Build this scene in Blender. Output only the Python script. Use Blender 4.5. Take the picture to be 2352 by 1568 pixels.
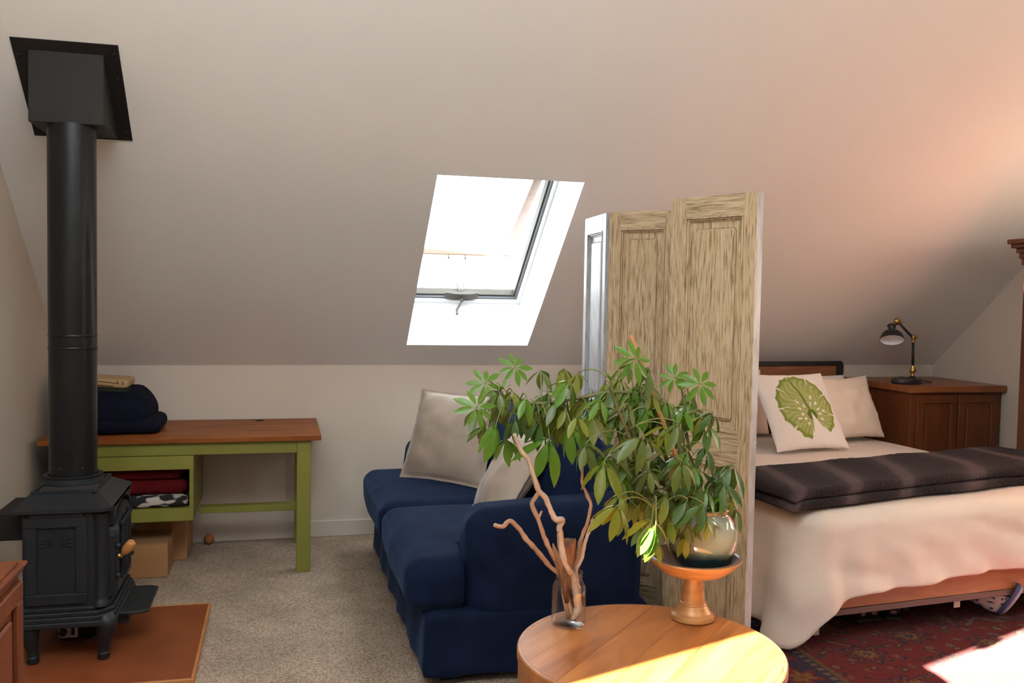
import bpy, bmesh, math, random
import numpy as np
from mathutils import Vector, Matrix, noise

random.seed(7)
np.random.seed(7)
scene = bpy.context.scene
COL = scene.collection
for o in list(bpy.data.objects):
    bpy.data.objects.remove(o)

# ------------------------------------------------------------------ camera
YAW, PITCH, ROLL, FPX = math.radians(14.25), math.radians(2.68), math.radians(1.023), 2104.0
_f = Vector((math.sin(YAW) * math.cos(PITCH), math.cos(YAW) * math.cos(PITCH), -math.sin(PITCH)))
_r0 = Vector((math.cos(YAW), -math.sin(YAW), 0))
_u0 = _r0.cross(_f)
_r = _r0 * math.cos(ROLL) + _u0 * math.sin(ROLL)
_u = _u0 * math.cos(ROLL) - _r0 * math.sin(ROLL)
cam = bpy.data.cameras.new('camera')
cam.sensor_width = 36.0
cam.sensor_fit = 'HORIZONTAL'
cam.lens = FPX / 2352 * 36.0
cam.clip_start = 0.05
camo = bpy.data.objects.new('camera', cam)
camo.matrix_world = Matrix(((_r.x, _u.x, -_f.x, 0), (_r.y, _u.y, -_f.y, 0), (_r.z, _u.z, -_f.z, 1.6), (0, 0, 0, 1)))
COL.objects.link(camo)
scene.camera = camo

# ------------------------------------------------------------------ light and exposure
world = bpy.data.worlds.new('sky')
scene.world = world
world.use_nodes = True
wb = world.node_tree.nodes['Background']
wb.inputs[0].default_value = (0.88, 0.94, 1.0, 1)
wb.inputs[1].default_value = 6.6
sun = bpy.data.lights.new('sun', 'SUN')
sun.energy = 112
sun.color = (1.0, 0.96, 0.90)
sun.angle = math.radians(0.6)
suno = bpy.data.objects.new('sun', sun)
SUNDIR = Vector((1.26, 0.73, -0.52)).normalized()
suno.rotation_euler = SUNDIR.to_track_quat('-Z', 'Y').to_euler()
suno.location = (-8, -4, 6)
COL.objects.link(suno)
scene.view_settings.view_transform = 'Standard'
scene.view_settings.look = 'None'
scene.view_settings.exposure = 0.78
scene.view_settings.gamma = 1.0
scene.view_settings.use_curve_mapping = False


def portal(loc, direction, sx, sy):
    l = bpy.data.lights.new('daylight_portal', 'AREA')
    l.shape = 'RECTANGLE'
    l.size, l.size_y = sx, sy
    l.cycles.is_portal = True
    o = bpy.data.objects.new('daylight_portal', l)
    o.location = loc
    o.rotation_euler = Vector(direction).to_track_quat('-Z', 'Y').to_euler()
    COL.objects.link(o)


# ------------------------------------------------------------------ object helpers
WL = {}


def thing(name, label, cat, loc, group=None):
    o = bpy.data.objects.new(name, None)
    o.empty_display_size = 0.1
    o.location = loc
    COL.objects.link(o)
    WL[o.name] = Vector(loc)
    o['label'] = label
    o['category'] = cat
    if group:
        o['group'] = group
    return o


def obj(name, bm, mat, parent=None, smooth=False, at=None, label=None):
    """link a world-space bmesh as one mesh object; its origin sits at `at` (or at the parent's origin)"""
    me = bpy.data.meshes.new(name)
    if isinstance(bm, bmesh.types.BMesh):
        bm.to_mesh(me)
        bm.free()
    else:
        me.from_pydata(bm[0], [], bm[1])
    for m in (mat if isinstance(mat, (list, tuple)) else [mat]):
        me.materials.append(m)
    if smooth is True:
        for p in me.polygons:
            p.use_smooth = True
    elif smooth:
        me.shade_smooth_by_angle(math.radians(smooth)) if hasattr(me, 'shade_smooth_by_angle') else None
        if not hasattr(me, 'shade_smooth_by_angle'):
            me.polygons.foreach_set('use_smooth', [True] * len(me.polygons))
            me.set_sharp_from_angle(angle=math.radians(smooth))
    o = bpy.data.objects.new(name, me)
    pl = WL[parent.name] if parent else Vector((0, 0, 0))
    w = Vector(at) if at is not None else pl.copy()
    me.transform(Matrix.Translation(-w))
    o.location = w - pl
    if parent:
        o.parent = parent
    COL.objects.link(o)
    WL[o.name] = w
    if label:
        o['label'] = label
    return o


def tag(o, label, cat, group=None, kind=None):
    o['label'] = label
    if cat:
        o['category'] = cat
    if group:
        o['group'] = group
    if kind:
        o['kind'] = kind
    return o


def struct(name, bm, mat, smooth=False, parent=None):
    o = obj(name, bm, mat, parent, smooth)
    o['kind'] = 'structure'
    return o


def merge(bm, tmp, M=None):
    me = bpy.data.meshes.new('t')
    tmp.to_mesh(me)
    tmp.free()
    if M is not None:
        me.transform(M)
    bm.from_mesh(me)
    bpy.data.meshes.remove(me)


def box(bm, a, b, bev=0.0, M=None, seg=1):
    t = bmesh.new()
    bmesh.ops.create_cube(t, size=1)
    a, b = Vector(a), Vector(b)
    for v in t.verts:
        v.co = Vector(((a[i] + b[i]) / 2 + v.co[i] * (b[i] - a[i]) for i in range(3)))
    if bev > 0:
        bmesh.ops.bevel(t, geom=t.edges[:], offset=bev, segments=seg, profile=0.5, affect='EDGES')
    merge(bm, t, M)
    return bm


def nbox(a, b, bev=0.0, M=None, seg=1):
    return box(bmesh.new(), a, b, bev, M, seg)


def prism(bm, poly, fn, h0, h1, bev=0.0):
    """poly: 2D points; fn(u, v, h) -> Vector; extruded between h0 and h1"""
    t = bmesh.new()
    n = len(poly)
    lo = [t.verts.new(fn(u, v, h0)) for u, v in poly]
    hi = [t.verts.new(fn(u, v, h1)) for u, v in poly]
    t.faces.new(lo[::-1])
    t.faces.new(hi)
    for i in range(n):
        t.faces.new((lo[i], lo[(i + 1) % n], hi[(i + 1) % n], hi[i]))
    bmesh.ops.recalc_face_normals(t, faces=t.faces[:])
    if bev:
        bmesh.ops.bevel(t, geom=t.edges[:], offset=bev, segments=1, profile=0.5, affect='EDGES')
    merge(bm, t)
    return bm


def lathe(bm, prof, c=(0, 0, 0), seg=40, M=None, closed=False):
    t = bmesh.new()
    rings = []
    for r, z in prof:
        if r < 1e-5:
            rings.append([t.verts.new((0, 0, z))])
        else:
            rings.append([t.verts.new((r * math.cos(2 * math.pi * k / seg), r * math.sin(2 * math.pi * k / seg), z)) for k in range(seg)])
    for A, B in zip(rings, rings[1:] + ([rings[0]] if closed else [])):
        for k in range(seg):
            k2 = (k + 1) % seg
            if len(A) == 1 and len(B) == 1:
                continue
            if len(A) == 1:
                t.faces.new((A[0], B[k], B[k2]))
            elif len(B) == 1:
                t.faces.new((A[k], B[0], A[k2]))
            else:
                t.faces.new((A[k], B[k], B[k2], A[k2]))
    bmesh.ops.recalc_face_normals(t, faces=t.faces[:])
    merge(bm, t, Matrix.Translation(c) @ (M if M is not None else Matrix()))
    return bm


def catmull(pts, n=5):
    P = [Vector(p) for p in pts]
    P = [P[0] * 2 - P[1]] + P + [P[-1] * 2 - P[-2]]
    out = []
    for i in range(1, len(P) - 2):
        for k in range(n):
            t = k / n
            a, b, c, d = P[i - 1], P[i], P[i + 1], P[i + 2]
            out.append(0.5 * ((2 * b) + (c - a) * t + (2 * a - 5 * b + 4 * c - d) * t * t + (3 * b - a - 3 * c + d) * t ** 3))
    out.append(P[-2].copy())
    return out


def tube(bm, pts, rad, seg=8, knob=0.0):
    P = [Vector(p) for p in pts]
    n = len(P)
    if not hasattr(rad, '__len__'):
        rad = [rad] * n
    elif len(rad) != n:
        rad = list(np.interp(np.linspace(0, 1, n), np.linspace(0, 1, len(rad)), rad))
    t = bmesh.new()
    up = None
    rings = []
    for i in range(n):
        T = (P[min(i + 1, n - 1)] - P[max(i - 1, 0)]).normalized()
        if up is None:
            up = T.orthogonal().normalized()
        up = (up - T * up.dot(T)).normalized()
        s = T.cross(up)
        r = rad[i]
        rings.append([t.verts.new(P[i] + (up * math.cos(2 * math.pi * k / seg) + s * math.sin(2 * math.pi * k / seg)) * r * (1 + knob * noise.noise(P[i] * 40 + Vector((k, 0, 0))))) for k in range(seg)])
    for A, B in zip(rings, rings[1:]):
        for k in range(seg):
            t.faces.new((A[k], A[(k + 1) % seg], B[(k + 1) % seg], B[k]))
    t.faces.new(rings[0][::-1])
    t.faces.new(rings[-1])
    bmesh.ops.recalc_face_normals(t, faces=t.faces[:])
    merge(bm, t)
    return bm


def softbox(bm, a, b, r, cuts=12, puff=(0, 0, 0), amp=0.0, freq=6.0, seed=0.0, fn=None, M=None):
    """box with radius r rounding on every edge, bulging faces and a little cloth noise"""
    a, b = Vector(a), Vector(b)
    c, h = (a + b) / 2, (b - a) / 2
    r = min(r, min(h) * 0.999)
    t = bmesh.new()
    bmesh.ops.create_cube(t, size=2)
    bmesh.ops.subdivide_edges(t, edges=t.edges[:], cuts=cuts, use_grid_fill=True)
    for v in t.verts:
        u = v.co.copy()
        # denser rows near the edges
        u = Vector([math.copysign(1 - (1 - abs(x)) ** 1.0, x) for x in u])
        q = Vector((u[0] * h[0], u[1] * h[1], u[2] * h[2]))
        inn = Vector([max(-h[i] + r, min(h[i] - r, q[i])) for i in range(3)])
        d = q - inn
        if d.length > 1e-9:
            p = inn + d.normalized() * r
        else:
            p = q
        for i in range(3):
            j, k = (i + 1) % 3, (i + 2) % 3
            p[i] += u[i] * puff[i] * max(0, 1 - u[j] ** 2) * max(0, 1 - u[k] ** 2)
        p += c
        if amp:
            nv = (p - c)
            nv = nv.normalized() if nv.length else Vector((0, 0, 1))
            p += nv * amp * noise.noise(p * freq + Vector((seed, seed * 1.7, 0)))
        if fn:
            p = fn(p, u)
        v.co = p
    merge(bm, t, M)
    return bm


def ball(bm, c, r, sc=(1, 1, 1), sub=2, M=None):
    t = bmesh.new()
    bmesh.ops.create_icosphere(t, subdivisions=sub, radius=r)
    for v in t.verts:
        v.co = Vector((v.co.x * sc[0], v.co.y * sc[1], v.co.z * sc[2]))
    merge(bm, t, Matrix.Translation(c) @ (M if M is not None else Matrix()))
    return bm


# ------------------------------------------------------------------ materials
def srgb(*c):
    c = c[0] if len(c) == 1 else c
    f = lambda x: x / 12.92 if x <= 0.04045 else ((x + 0.055) / 1.055) ** 2.4
    return tuple(f(x / 255) for x in c)


def base_mat(name):
    m = bpy.data.materials.new(name)
    m.use_nodes = True
    nt = m.node_tree
    b = nt.nodes['Principled BSDF']
    return m, nt, b


def coords(nt, scale=(1, 1, 1), rot=(0, 0, 0), kind='Object'):
    tc = nt.nodes.new('ShaderNodeTexCoord')
    mp = nt.nodes.new('ShaderNodeMapping')
    mp.inputs['Scale'].default_value = scale
    mp.inputs['Rotation'].default_value = rot
    nt.links.new(tc.outputs[kind], mp.inputs[0])
    return mp.outputs[0]


def add_bump(nt, b, vec, scale, strength, dist=0.002, detail=4, tex='noise'):
    if tex == 'noise':
        n = nt.nodes.new('ShaderNodeTexNoise')
        n.inputs['Scale'].default_value = scale
        n.inputs['Detail'].default_value = detail
        out = n.outputs[0]
    else:
        n = nt.nodes.new('ShaderNodeTexVoronoi')
        n.inputs['Scale'].default_value = scale
        out = n.outputs['Distance']
    nt.links.new(vec, n.inputs['Vector'])
    bp = nt.nodes.new('ShaderNodeBump')
    bp.inputs['Strength'].default_value = strength
    bp.inputs['Distance'].default_value = dist
    nt.links.new(out, bp.inputs['Height'])
    nt.links.new(bp.outputs[0], b.inputs['Normal'])
    return bp


def M_(name, c1, c2=None, rough=0.6, metal=0.0, scale=6, stretch=(1, 1, 1), rot=(0, 0, 0), ramp=(0.35, 0.65), detail=5, dist=0.0,
       bump=0.0, bscale=60, bdist=0.002, btex='noise', bstretch=None, spec=0.5, sheen=0.0, coat=0.0, mid=None, trans=0.0, sss=0.0):
    m, nt, b = base_mat(name)
    b.inputs['Roughness'].default_value = rough
    b.inputs['Metallic'].default_value = metal
    b.inputs['Specular IOR Level'].default_value = spec
    if sheen:
        b.inputs['Sheen Weight'].default_value = sheen
        b.inputs['Sheen Roughness'].default_value = 0.4
    if coat:
        b.inputs['Coat Weight'].default_value = coat
        b.inputs['Coat Roughness'].default_value = 0.15
    if c2 is None:
        c2 = tuple(x * 0.85 for x in c1)
    v = coords(nt, stretch, rot)
    n = nt.nodes.new('ShaderNodeTexNoise')
    n.inputs['Scale'].default_value = scale
    n.inputs['Detail'].default_value = detail
    n.inputs['Distortion'].default_value = dist
    nt.links.new(v, n.inputs['Vector'])
    r = nt.nodes.new('ShaderNodeValToRGB')
    r.color_ramp.elements[0].position = ramp[0]
    r.color_ramp.elements[1].position = ramp[1]
    r.color_ramp.elements[0].color = (*c1, 1)
    r.color_ramp.elements[1].color = (*c2, 1)
    if mid:
        e = r.color_ramp.elements.new((ramp[0] + ramp[1]) / 2)
        e.color = (*mid, 1)
    nt.links.new(n.outputs[0], r.inputs[0])
    nt.links.new(r.outputs[0], b.inputs['Base Color'])
    if bump:
        bv = coords(nt, bstretch or stretch, rot)
        add_bump(nt, b, bv, bscale, bump, bdist, tex=btex)
    return m


def glass_mat(name, tint=(1, 1, 1), gloss=0.12, rough=0.02):
    m, nt, b = base_mat(name)
    nt.nodes.remove(b)
    out = nt.nodes['Material Output']
    tr = nt.nodes.new('ShaderNodeBsdfTransparent')
    tr.inputs[0].default_value = (*tint, 1)
    gl = nt.nodes.new('ShaderNodeBsdfGlossy')
    gl.inputs['Roughness'].default_value = rough
    lw = nt.nodes.new('ShaderNodeLayerWeight')
    lw.inputs[0].default_value = gloss
    mx = nt.nodes.new('ShaderNodeMixShader')
    nt.links.new(lw.outputs['Facing'], mx.inputs[0])
    nt.links.new(tr.outputs[0], mx.inputs[1])
    nt.links.new(gl.outputs[0], mx.inputs[2])
    nt.links.new(mx.outputs[0], out.inputs[0])
    return m


def attr_mat(name, attr, rough=0.8, bump=0.0, bscale=300, bdist=0.002, sheen=0.0, spec=0.3):
    m, nt, b = base_mat(name)
    a = nt.nodes.new('ShaderNodeAttribute')
    a.attribute_name = attr
    nt.links.new(a.outputs['Color'], b.inputs['Base Color'])
    b.inputs['Roughness'].default_value = rough
    b.inputs['Specular IOR Level'].default_value = spec
    if sheen:
        b.inputs['Sheen Weight'].default_value = sheen
        b.inputs['Sheen Tint'].default_value = (1.0, 0.62, 0.58, 1)
    if bump:
        add_bump(nt, b, coords(nt), bscale, bump, bdist)
    return m


MT = {}
MT['ceil'] = M_('ceiling_paint', (0.82, 0.785, 0.735), (0.80, 0.765, 0.715), 0.85, scale=1.2, bump=0.06, bscale=90, bdist=0.0015, spec=0.2)
MT['wall'] = M_('wall_paint', (0.645, 0.565, 0.475), (0.625, 0.545, 0.455), 0.8, scale=1.2, bump=0.12, bscale=90, bdist=0.0015, spec=0.2)
MT['well'] = M_('skylight_well_paint', (0.74, 0.74, 0.74), (0.72, 0.72, 0.72), 0.7, spec=0.2)
MT['trim'] = M_('trim_paint', (0.61, 0.54, 0.465), (0.59, 0.52, 0.445), 0.5)
MT['white'] = M_('white_enamel', (0.85, 0.85, 0.83), (0.83, 0.83, 0.81), 0.35)
MT['iron'] = M_('cast_iron', (0.010, 0.0115, 0.014), (0.0145, 0.016, 0.0185), 0.5, scale=30, bump=0.2, bscale=260, bdist=0.001, spec=0.38)
MT['dusty'] = M_('dusty_iron', (0.045, 0.038, 0.033), (0.034, 0.029, 0.026), 0.65, scale=30, spec=0.3)
MT['pipe'] = M_('black_stovepipe', (0.005, 0.006, 0.0068), (0.007, 0.008, 0.0088), 0.32, scale=5, spec=0.32)
MT['sheet'] = M_('matte_black_steel', (0.013, 0.011, 0.010), (0.016, 0.014, 0.012), 0.55, scale=5, spec=0.25)
MT['slot'] = M_('dark_slot', (0.006, 0.006, 0.006), (0.01, 0.008, 0.007), 0.9, spec=0.1)
MT['glassdark'] = M_('stove_glass', (0.006, 0.006, 0.007), (0.008, 0.008, 0.009), 0.12, spec=0.6)
MT['brass'] = M_('brass', (0.62, 0.42, 0.14), (0.5, 0.33, 0.1), 0.28, metal=1.0, scale=20)
MT['hw'] = M_('turned_handle_wood', (0.52, 0.22, 0.06), (0.42, 0.17, 0.045), 0.4, stretch=(3, 3, 12))
MT['hearth'] = M_('hearth_tile', (0.27, 0.072, 0.022), (0.19, 0.048, 0.014), 0.42, scale=5, detail=8, bump=0.06, bscale=30, ramp=(0.3, 0.7))
MT['hearth_edge'] = M_('hearth_edge_wood', (0.50, 0.20, 0.06), (0.42, 0.16, 0.045), 0.5, stretch=(2, 2, 20))
MT['desktop'] = M_('desk_top_wood', (0.39, 0.125, 0.028), (0.17, 0.045, 0.010), 0.45, scale=3.2, stretch=(0.7, 9, 9), detail=7, dist=0.5, ramp=(0.3, 0.72), bump=0.06, bscale=40, spec=0.15)
MT['green'] = M_('olive_green_paint', (0.235, 0.225, 0.035), (0.205, 0.195, 0.03), 0.5, scale=4, bump=0.05, bscale=40)
MT['navyfleece'] = M_('navy_fleece', (0.007, 0.008, 0.017), (0.010, 0.011, 0.024), 0.95, scale=20, bump=0.5, bscale=220, bdist=0.004, spec=0.1)
MT['red'] = M_('red_fleece', (0.13, 0.008, 0.009), (0.09, 0.005, 0.006), 0.95, scale=12, bump=0.5, bscale=200, bdist=0.004, spec=0.1)
MT['card'] = M_('cardboard', (0.40, 0.205, 0.08), (0.36, 0.18, 0.07), 0.85, scale=5, bump=0.05, bscale=60)
MT['tape'] = M_('packing_tape', (0.44, 0.26, 0.12), (0.42, 0.24, 0.11), 0.3)
MT['sofa'] = M_('navy_velvet', (0.0095, 0.0160, 0.042), (0.0065, 0.0112, 0.029), 0.9, scale=7, bump=0.22, bscale=24, bdist=0.004, spec=0.05, sheen=0.13)
MT['sofa'].node_tree.nodes['Principled BSDF'].inputs['Sheen Tint'].default_value = (0.35, 0.55, 1.0, 1)
MT['taupe'] = M_('taupe_velvet', (0.41, 0.33, 0.265), (0.36, 0.285, 0.228), 0.78, scale=9, bump=0.2, bscale=14, bdist=0.004, spec=0.2, sheen=0.2)
MT['drift'] = M_('driftwood', (0.48, 0.30, 0.19), (0.30, 0.165, 0.095), 0.8, scale=26, stretch=(1, 1, 0.5), bump=0.6, bscale=70, bdist=0.003)
MT['driftpale'] = M_('pale_driftwood', (0.58, 0.44, 0.33), (0.42, 0.28, 0.18), 0.8, scale=26, stretch=(1, 1, 0.5), bump=0.5, bscale=70, bdist=0.003)
MT['bark'] = M_('bark', (0.33, 0.15, 0.06), (0.09, 0.035, 0.016), 0.85, scale=18, stretch=(2, 2, 0.5), bump=0.6, bscale=40, bdist=0.004)
MT['jar'] = glass_mat('jar_glass', (0.985, 0.99, 0.985), 0.10)
MT['pane'] = glass_mat('window_glass', (0.96, 0.98, 0.98), 0.05)
def table_wood():
    return M_('acacia_tabletop', (0.48, 0.175, 0.042), (0.17, 0.050, 0.011), 0.36, scale=2.6, stretch=(3.2, 0.55, 1), rot=(0, 0, 0), detail=8, dist=1.6, ramp=(0.32, 0.74), mid=(0.36, 0.120, 0.029), bump=0.03, bscale=30, spec=0.26)
MT['table'] = table_wood()
MT['tableside'] = M_('table_side_wood', (0.42, 0.155, 0.042), (0.25, 0.08, 0.021), 0.42, scale=4, stretch=(6, 6, 0.5), detail=7, dist=0.6, ramp=(0.3, 0.75))
MT['stand'] = M_('gilt_turned_wood', (0.50, 0.26, 0.092), (0.38, 0.18, 0.06), 0.36, metal=0.25, scale=10, stretch=(1, 1, 8), bump=0.15, bscale=60, bstretch=(1, 1, 12))
MT['standrim'] = M_('dark_rim_glaze', (0.16, 0.085, 0.045), (0.10, 0.055, 0.03), 0.3)
MT['soil'] = M_('potting_soil', (0.03, 0.02, 0.013), (0.05, 0.035, 0.02), 0.95, scale=40, bump=1.0, bscale=120, bdist=0.01)
MT['stemg'] = M_('green_stem', (0.20, 0.19, 0.05), (0.14, 0.17, 0.035), 0.55, scale=20)
MT['stemb'] = M_('woody_stem', (0.20, 0.145, 0.06), (0.13, 0.12, 0.04), 0.65, scale=25, bump=0.4, bscale=120, bdist=0.003)
MT['stake'] = M_('wooden_stake', (0.50, 0.20, 0.065), (0.40, 0.155, 0.05), 0.6, scale=10, stretch=(4, 4, 1))
def leaf_mat(name, c1, c2):
    m = M_(name, c1, c2, 0.36, scale=9, spec=0.5)
    b = m.node_tree.nodes['Principled BSDF']
    # thin leaf: part of the light passes through
    nt = m.node_tree
    tl = nt.nodes.new('ShaderNodeBsdfTranslucent')
    tl.inputs[0].default_value = (c1[0] * 1.5, c1[1] * 1.5, c1[2], 1)
    mx = nt.nodes.new('ShaderNodeMixShader')
    mx.inputs[0].default_value = 0.25
    out = nt.nodes['Material Output']
    nt.links.new(b.outputs[0], mx.inputs[1])
    nt.links.new(tl.outputs[0], mx.inputs[2])
    nt.links.new(mx.outputs[0], out.inputs[0])
    return m
MT['leafA'] = leaf_mat('leaf_green', (0.115, 0.235, 0.022), (0.085, 0.185, 0.018))
MT['leafB'] = leaf_mat('leaf_dark_green', (0.066, 0.132, 0.028), (0.05, 0.105, 0.023))
MT['leafC'] = leaf_mat('leaf_golden_green', (0.20, 0.215, 0.02), (0.16, 0.185, 0.018))
MT['leafD'] = leaf_mat('leaf_olive', (0.115, 0.155, 0.03), (0.088, 0.125, 0.022))
MT['screen'] = M_('weathered_wood', (0.58, 0.445, 0.29), (0.17, 0.105, 0.055), 0.66, scale=15.0, stretch=(9, 9, 0.8), detail=10, dist=0.5, ramp=(0.36, 0.72), mid=(0.47, 0.335, 0.18), bump=0.6, bscale=12.0, bdist=0.006, bstretch=(9, 9, 0.6))
MT['screenh'] = M_('weathered_wood_across', (0.58, 0.45, 0.29), (0.19, 0.13, 0.07), 0.62, scale=8.0, stretch=(1.2, 1.2, 12), detail=10, dist=0.4, ramp=(0.36, 0.72), mid=(0.43, 0.31, 0.175), bump=0.9, bscale=7.0, bdist=0.005, bstretch=(1.2, 1.2, 12))
MT['screenlit'] = M_('weathered_wood_lit', (0.43, 0.43, 0.43), (0.25, 0.235, 0.22), 0.42, scale=7, stretch=(5, 5, 1.2), detail=8, ramp=(0.42, 0.75), bump=0.3, bscale=12, bstretch=(5, 5, 1))  # paler copy of the screen wood, skylight and window brightness painted into the colour
MT['cherry'] = M_('cherry_wood', (0.17, 0.050, 0.015), (0.115, 0.032, 0.010), 0.4, scale=3, stretch=(6, 6, 0.7), detail=7, dist=0.4, ramp=(0.3, 0.75))
MT['cherrytop'] = M_('cherry_top', (0.30, 0.105, 0.034), (0.22, 0.07, 0.022), 0.35, scale=3, stretch=(0.8, 6, 6), detail=7, dist=0.4)
MT['maho'] = M_('mahogany', (0.13, 0.034, 0.013), (0.085, 0.021, 0.009), 0.36, scale=3, stretch=(6, 6, 0.6), detail=7, dist=0.3)
MT['fgwood'] = M_('red_brown_wood', (0.20, 0.055, 0.019), (0.135, 0.034, 0.013), 0.45, spec=0.28, scale=3, stretch=(6, 6, 0.7), detail=7, dist=0.3)
MT['railwood'] = M_('bed_rail_wood', (0.40, 0.165, 0.06), (0.26, 0.095, 0.033), 0.45, scale=2.6, stretch=(0.8, 8, 8), detail=8, dist=0.6, ramp=(0.3, 0.72))
MT['headwood'] = M_('headboard_wood', (0.27, 0.11, 0.04), (0.19, 0.07, 0.026), 0.5, scale=3, stretch=(0.8, 8, 8), detail=7, dist=0.5)
MT['black'] = M_('black_metal', (0.012, 0.012, 0.013), (0.016, 0.016, 0.017), 0.4)
MT['railmetal'] = M_('brown_metal', (0.10, 0.055, 0.045), (0.09, 0.05, 0.04), 0.45)
MT['shade_in'] = M_('lamp_white_inside', (0.85, 0.87, 0.9), (0.83, 0.85, 0.88), 0.5)
MT['duvet'] = M_('cream_waffle_cotton', (0.74, 0.655, 0.565), (0.70, 0.615, 0.525), 0.9, scale=5, bump=0.5, bscale=150, bdist=0.003, spec=0.15, sheen=0.15)
MT['cream'] = M_('cream_linen', (0.80, 0.70, 0.57), (0.76, 0.66, 0.53), 0.9, scale=5, bump=0.3, bscale=200, bdist=0.002, spec=0.15)
MT['whitecotton'] = M_('white_cotton', (0.84, 0.80, 0.73), (0.82, 0.77, 0.7), 0.9, scale=5, bump=0.15, bscale=160, bdist=0.002, spec=0.15)
MT['mattress'] = M_('mattress_ticking', (0.7, 0.66, 0.6), (0.66, 0.62, 0.56), 0.9)
def carpet_mat():
    m, nt, b = base_mat('berber_carpet')
    v = coords(nt, (1, 1.55, 1))
    vo = nt.nodes.new('ShaderNodeTexVoronoi')
    vo.inputs['Scale'].default_value = 95
    nt.links.new(v, vo.inputs['Vector'])
    n = nt.nodes.new('ShaderNodeTexNoise')
    n.inputs['Scale'].default_value = 3.5
    n.inputs['Detail'].default_value = 8
    nt.links.new(coords(nt), n.inputs['Vector'])
    r = nt.nodes.new('ShaderNodeValToRGB')
    r.color_ramp.elements[0].color = (0.57, 0.46, 0.355, 1)
    r.color_ramp.elements[1].color = (0.28, 0.21, 0.155, 1)
    r.color_ramp.elements[0].position = 0.15
    r.color_ramp.elements[1].position = 0.75
    nt.links.new(vo.outputs['Distance'], r.inputs[0])
    r2 = nt.nodes.new('ShaderNodeValToRGB')
    r2.color_ramp.elements[0].color = (0.82, 0.80, 0.78, 1)
    r2.color_ramp.elements[1].color = (1.05, 1.02, 1.0, 1)
    r2.color_ramp.elements[0].position = 0.35
    r2.color_ramp.elements[1].position = 0.62
    nt.links.new(n.outputs[0], r2.inputs[0])
    mx = nt.nodes.new('ShaderNodeMix')
    mx.data_type = 'RGBA'
    mx.blend_type = 'MULTIPLY'
    mx.inputs[0].default_value = 1
    nt.links.new(r.outputs[0], mx.inputs[6])
    nt.links.new(r2.outputs[0], mx.inputs[7])
    nt.links.new(mx.outputs[2], b.inputs['Base Color'])
    b.inputs['Roughness'].default_value = 0.95
    b.inputs['Specular IOR Level'].default_value = 0.1
    bp = nt.nodes.new('ShaderNodeBump')
    bp.inputs['Strength'].default_value = 0.7
    bp.inputs['Distance'].default_value = 0.006
    bp.invert = True
    nt.links.new(vo.outputs['Distance'], bp.inputs['Height'])
    nt.links.new(bp.outputs[0], b.inputs['Normal'])
    return m
MT['carpet'] = carpet_mat()
def pot_mat():
    m, nt, b = base_mat('celadon_glaze')
    tc = nt.nodes.new('ShaderNodeTexCoord')
    sp = nt.nodes.new('ShaderNodeSeparateXYZ')
    nt.links.new(tc.outputs['Object'], sp.inputs[0])
    n = nt.nodes.new('ShaderNodeTexNoise')
    n.inputs['Scale'].default_value = 14
    nt.links.new(tc.outputs['Object'], n.inputs['Vector'])
    ma = nt.nodes.new('ShaderNodeMath')
    ma.operation = 'MULTIPLY_ADD'
    ma.inputs[1].default_value = 0.03
    nt.links.new(n.outputs[0], ma.inputs[0])
    nt.links.new(sp.outputs[2], ma.inputs[2])
    r = nt.nodes.new('ShaderNodeValToRGB')
    e = r.color_ramp.elements
    e[0].position, e[0].color = 0.070, (0.012, 0.040, 0.042, 1)
    e[1].position, e[1].color = 0.095, (0.30, 0.30, 0.185, 1)
    for p, c in ((0.055, (0.010, 0.032, 0.034, 1)), (0.14, (0.33, 0.335, 0.23, 1)), (0.20, (0.28, 0.315, 0.24, 1)), (0.222, (0.33, 0.21, 0.10, 1))):
        x = e.new(p)
        x.color = c
    nt.links.new(ma.outputs[0], r.inputs[0])
    nt.links.new(r.outputs[0], b.inputs['Base Color'])
    b.inputs['Roughness'].default_value = 0.12
    b.inputs['Coat Weight'].default_value = 0.5
    return m
MT['pot'] = pot_mat()
def fur_mat():
    m, nt, b = base_mat('faux_fur')
    v = coords(nt, (1, 1, 1))
    w = nt.nodes.new('ShaderNodeTexWave')
    w.wave_type = 'BANDS'
    w.bands_direction = 'X'
    w.inputs['Scale'].default_value = 0.85
    w.inputs['Distortion'].default_value = 7.0
    w.inputs['Detail'].default_value = 3
    w.inputs['Detail Scale'].default_value = 0.9
    nt.links.new(coords(nt, (1.0, 0.5, 1.0), (0, 0, 0.35)), w.inputs['Vector'])
    r = nt.nodes.new('ShaderNodeValToRGB')
    r.color_ramp.elements[0].position = 0.30
    r.color_ramp.elements[0].color = (0.015, 0.0095, 0.0105, 1)
    r.color_ramp.elements[1].position = 0.97
    r.color_ramp.elements[1].color = (0.085, 0.061, 0.06, 1)
    e = r.color_ramp.elements.new(0.80)
    e.color = (0.033, 0.021, 0.022, 1)
    nt.links.new(w.outputs[0], r.inputs[0])
    nt.links.new(r.outputs[0], b.inputs['Base Color'])
    b.inputs['Roughness'].default_value = 0.9
    b.inputs['Sheen Weight'].default_value = 0.06
    b.inputs['Specular IOR Level'].default_value = 0.1
    add_bump(nt, b, coords(nt, (1, 2.2, 1)), 75, 1.0, 0.014)
    return m
MT['fur'] = fur_mat()
MT['dark'] = M_('dark_rubber', (0.012, 0.010, 0.010), (0.018, 0.015, 0.014), 0.7)
MT['sole'] = M_('grey_sole', (0.34, 0.33, 0.37), (0.28, 0.27, 0.31), 0.7, bump=0.2, bscale=90)
MT['blueband'] = M_('blue_binding', (0.06, 0.07, 0.16), (0.05, 0.06, 0.13), 0.7)
MT['paper'] = M_('label_paper', (0.62, 0.58, 0.55), (0.58, 0.54, 0.5), 0.7)
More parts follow.
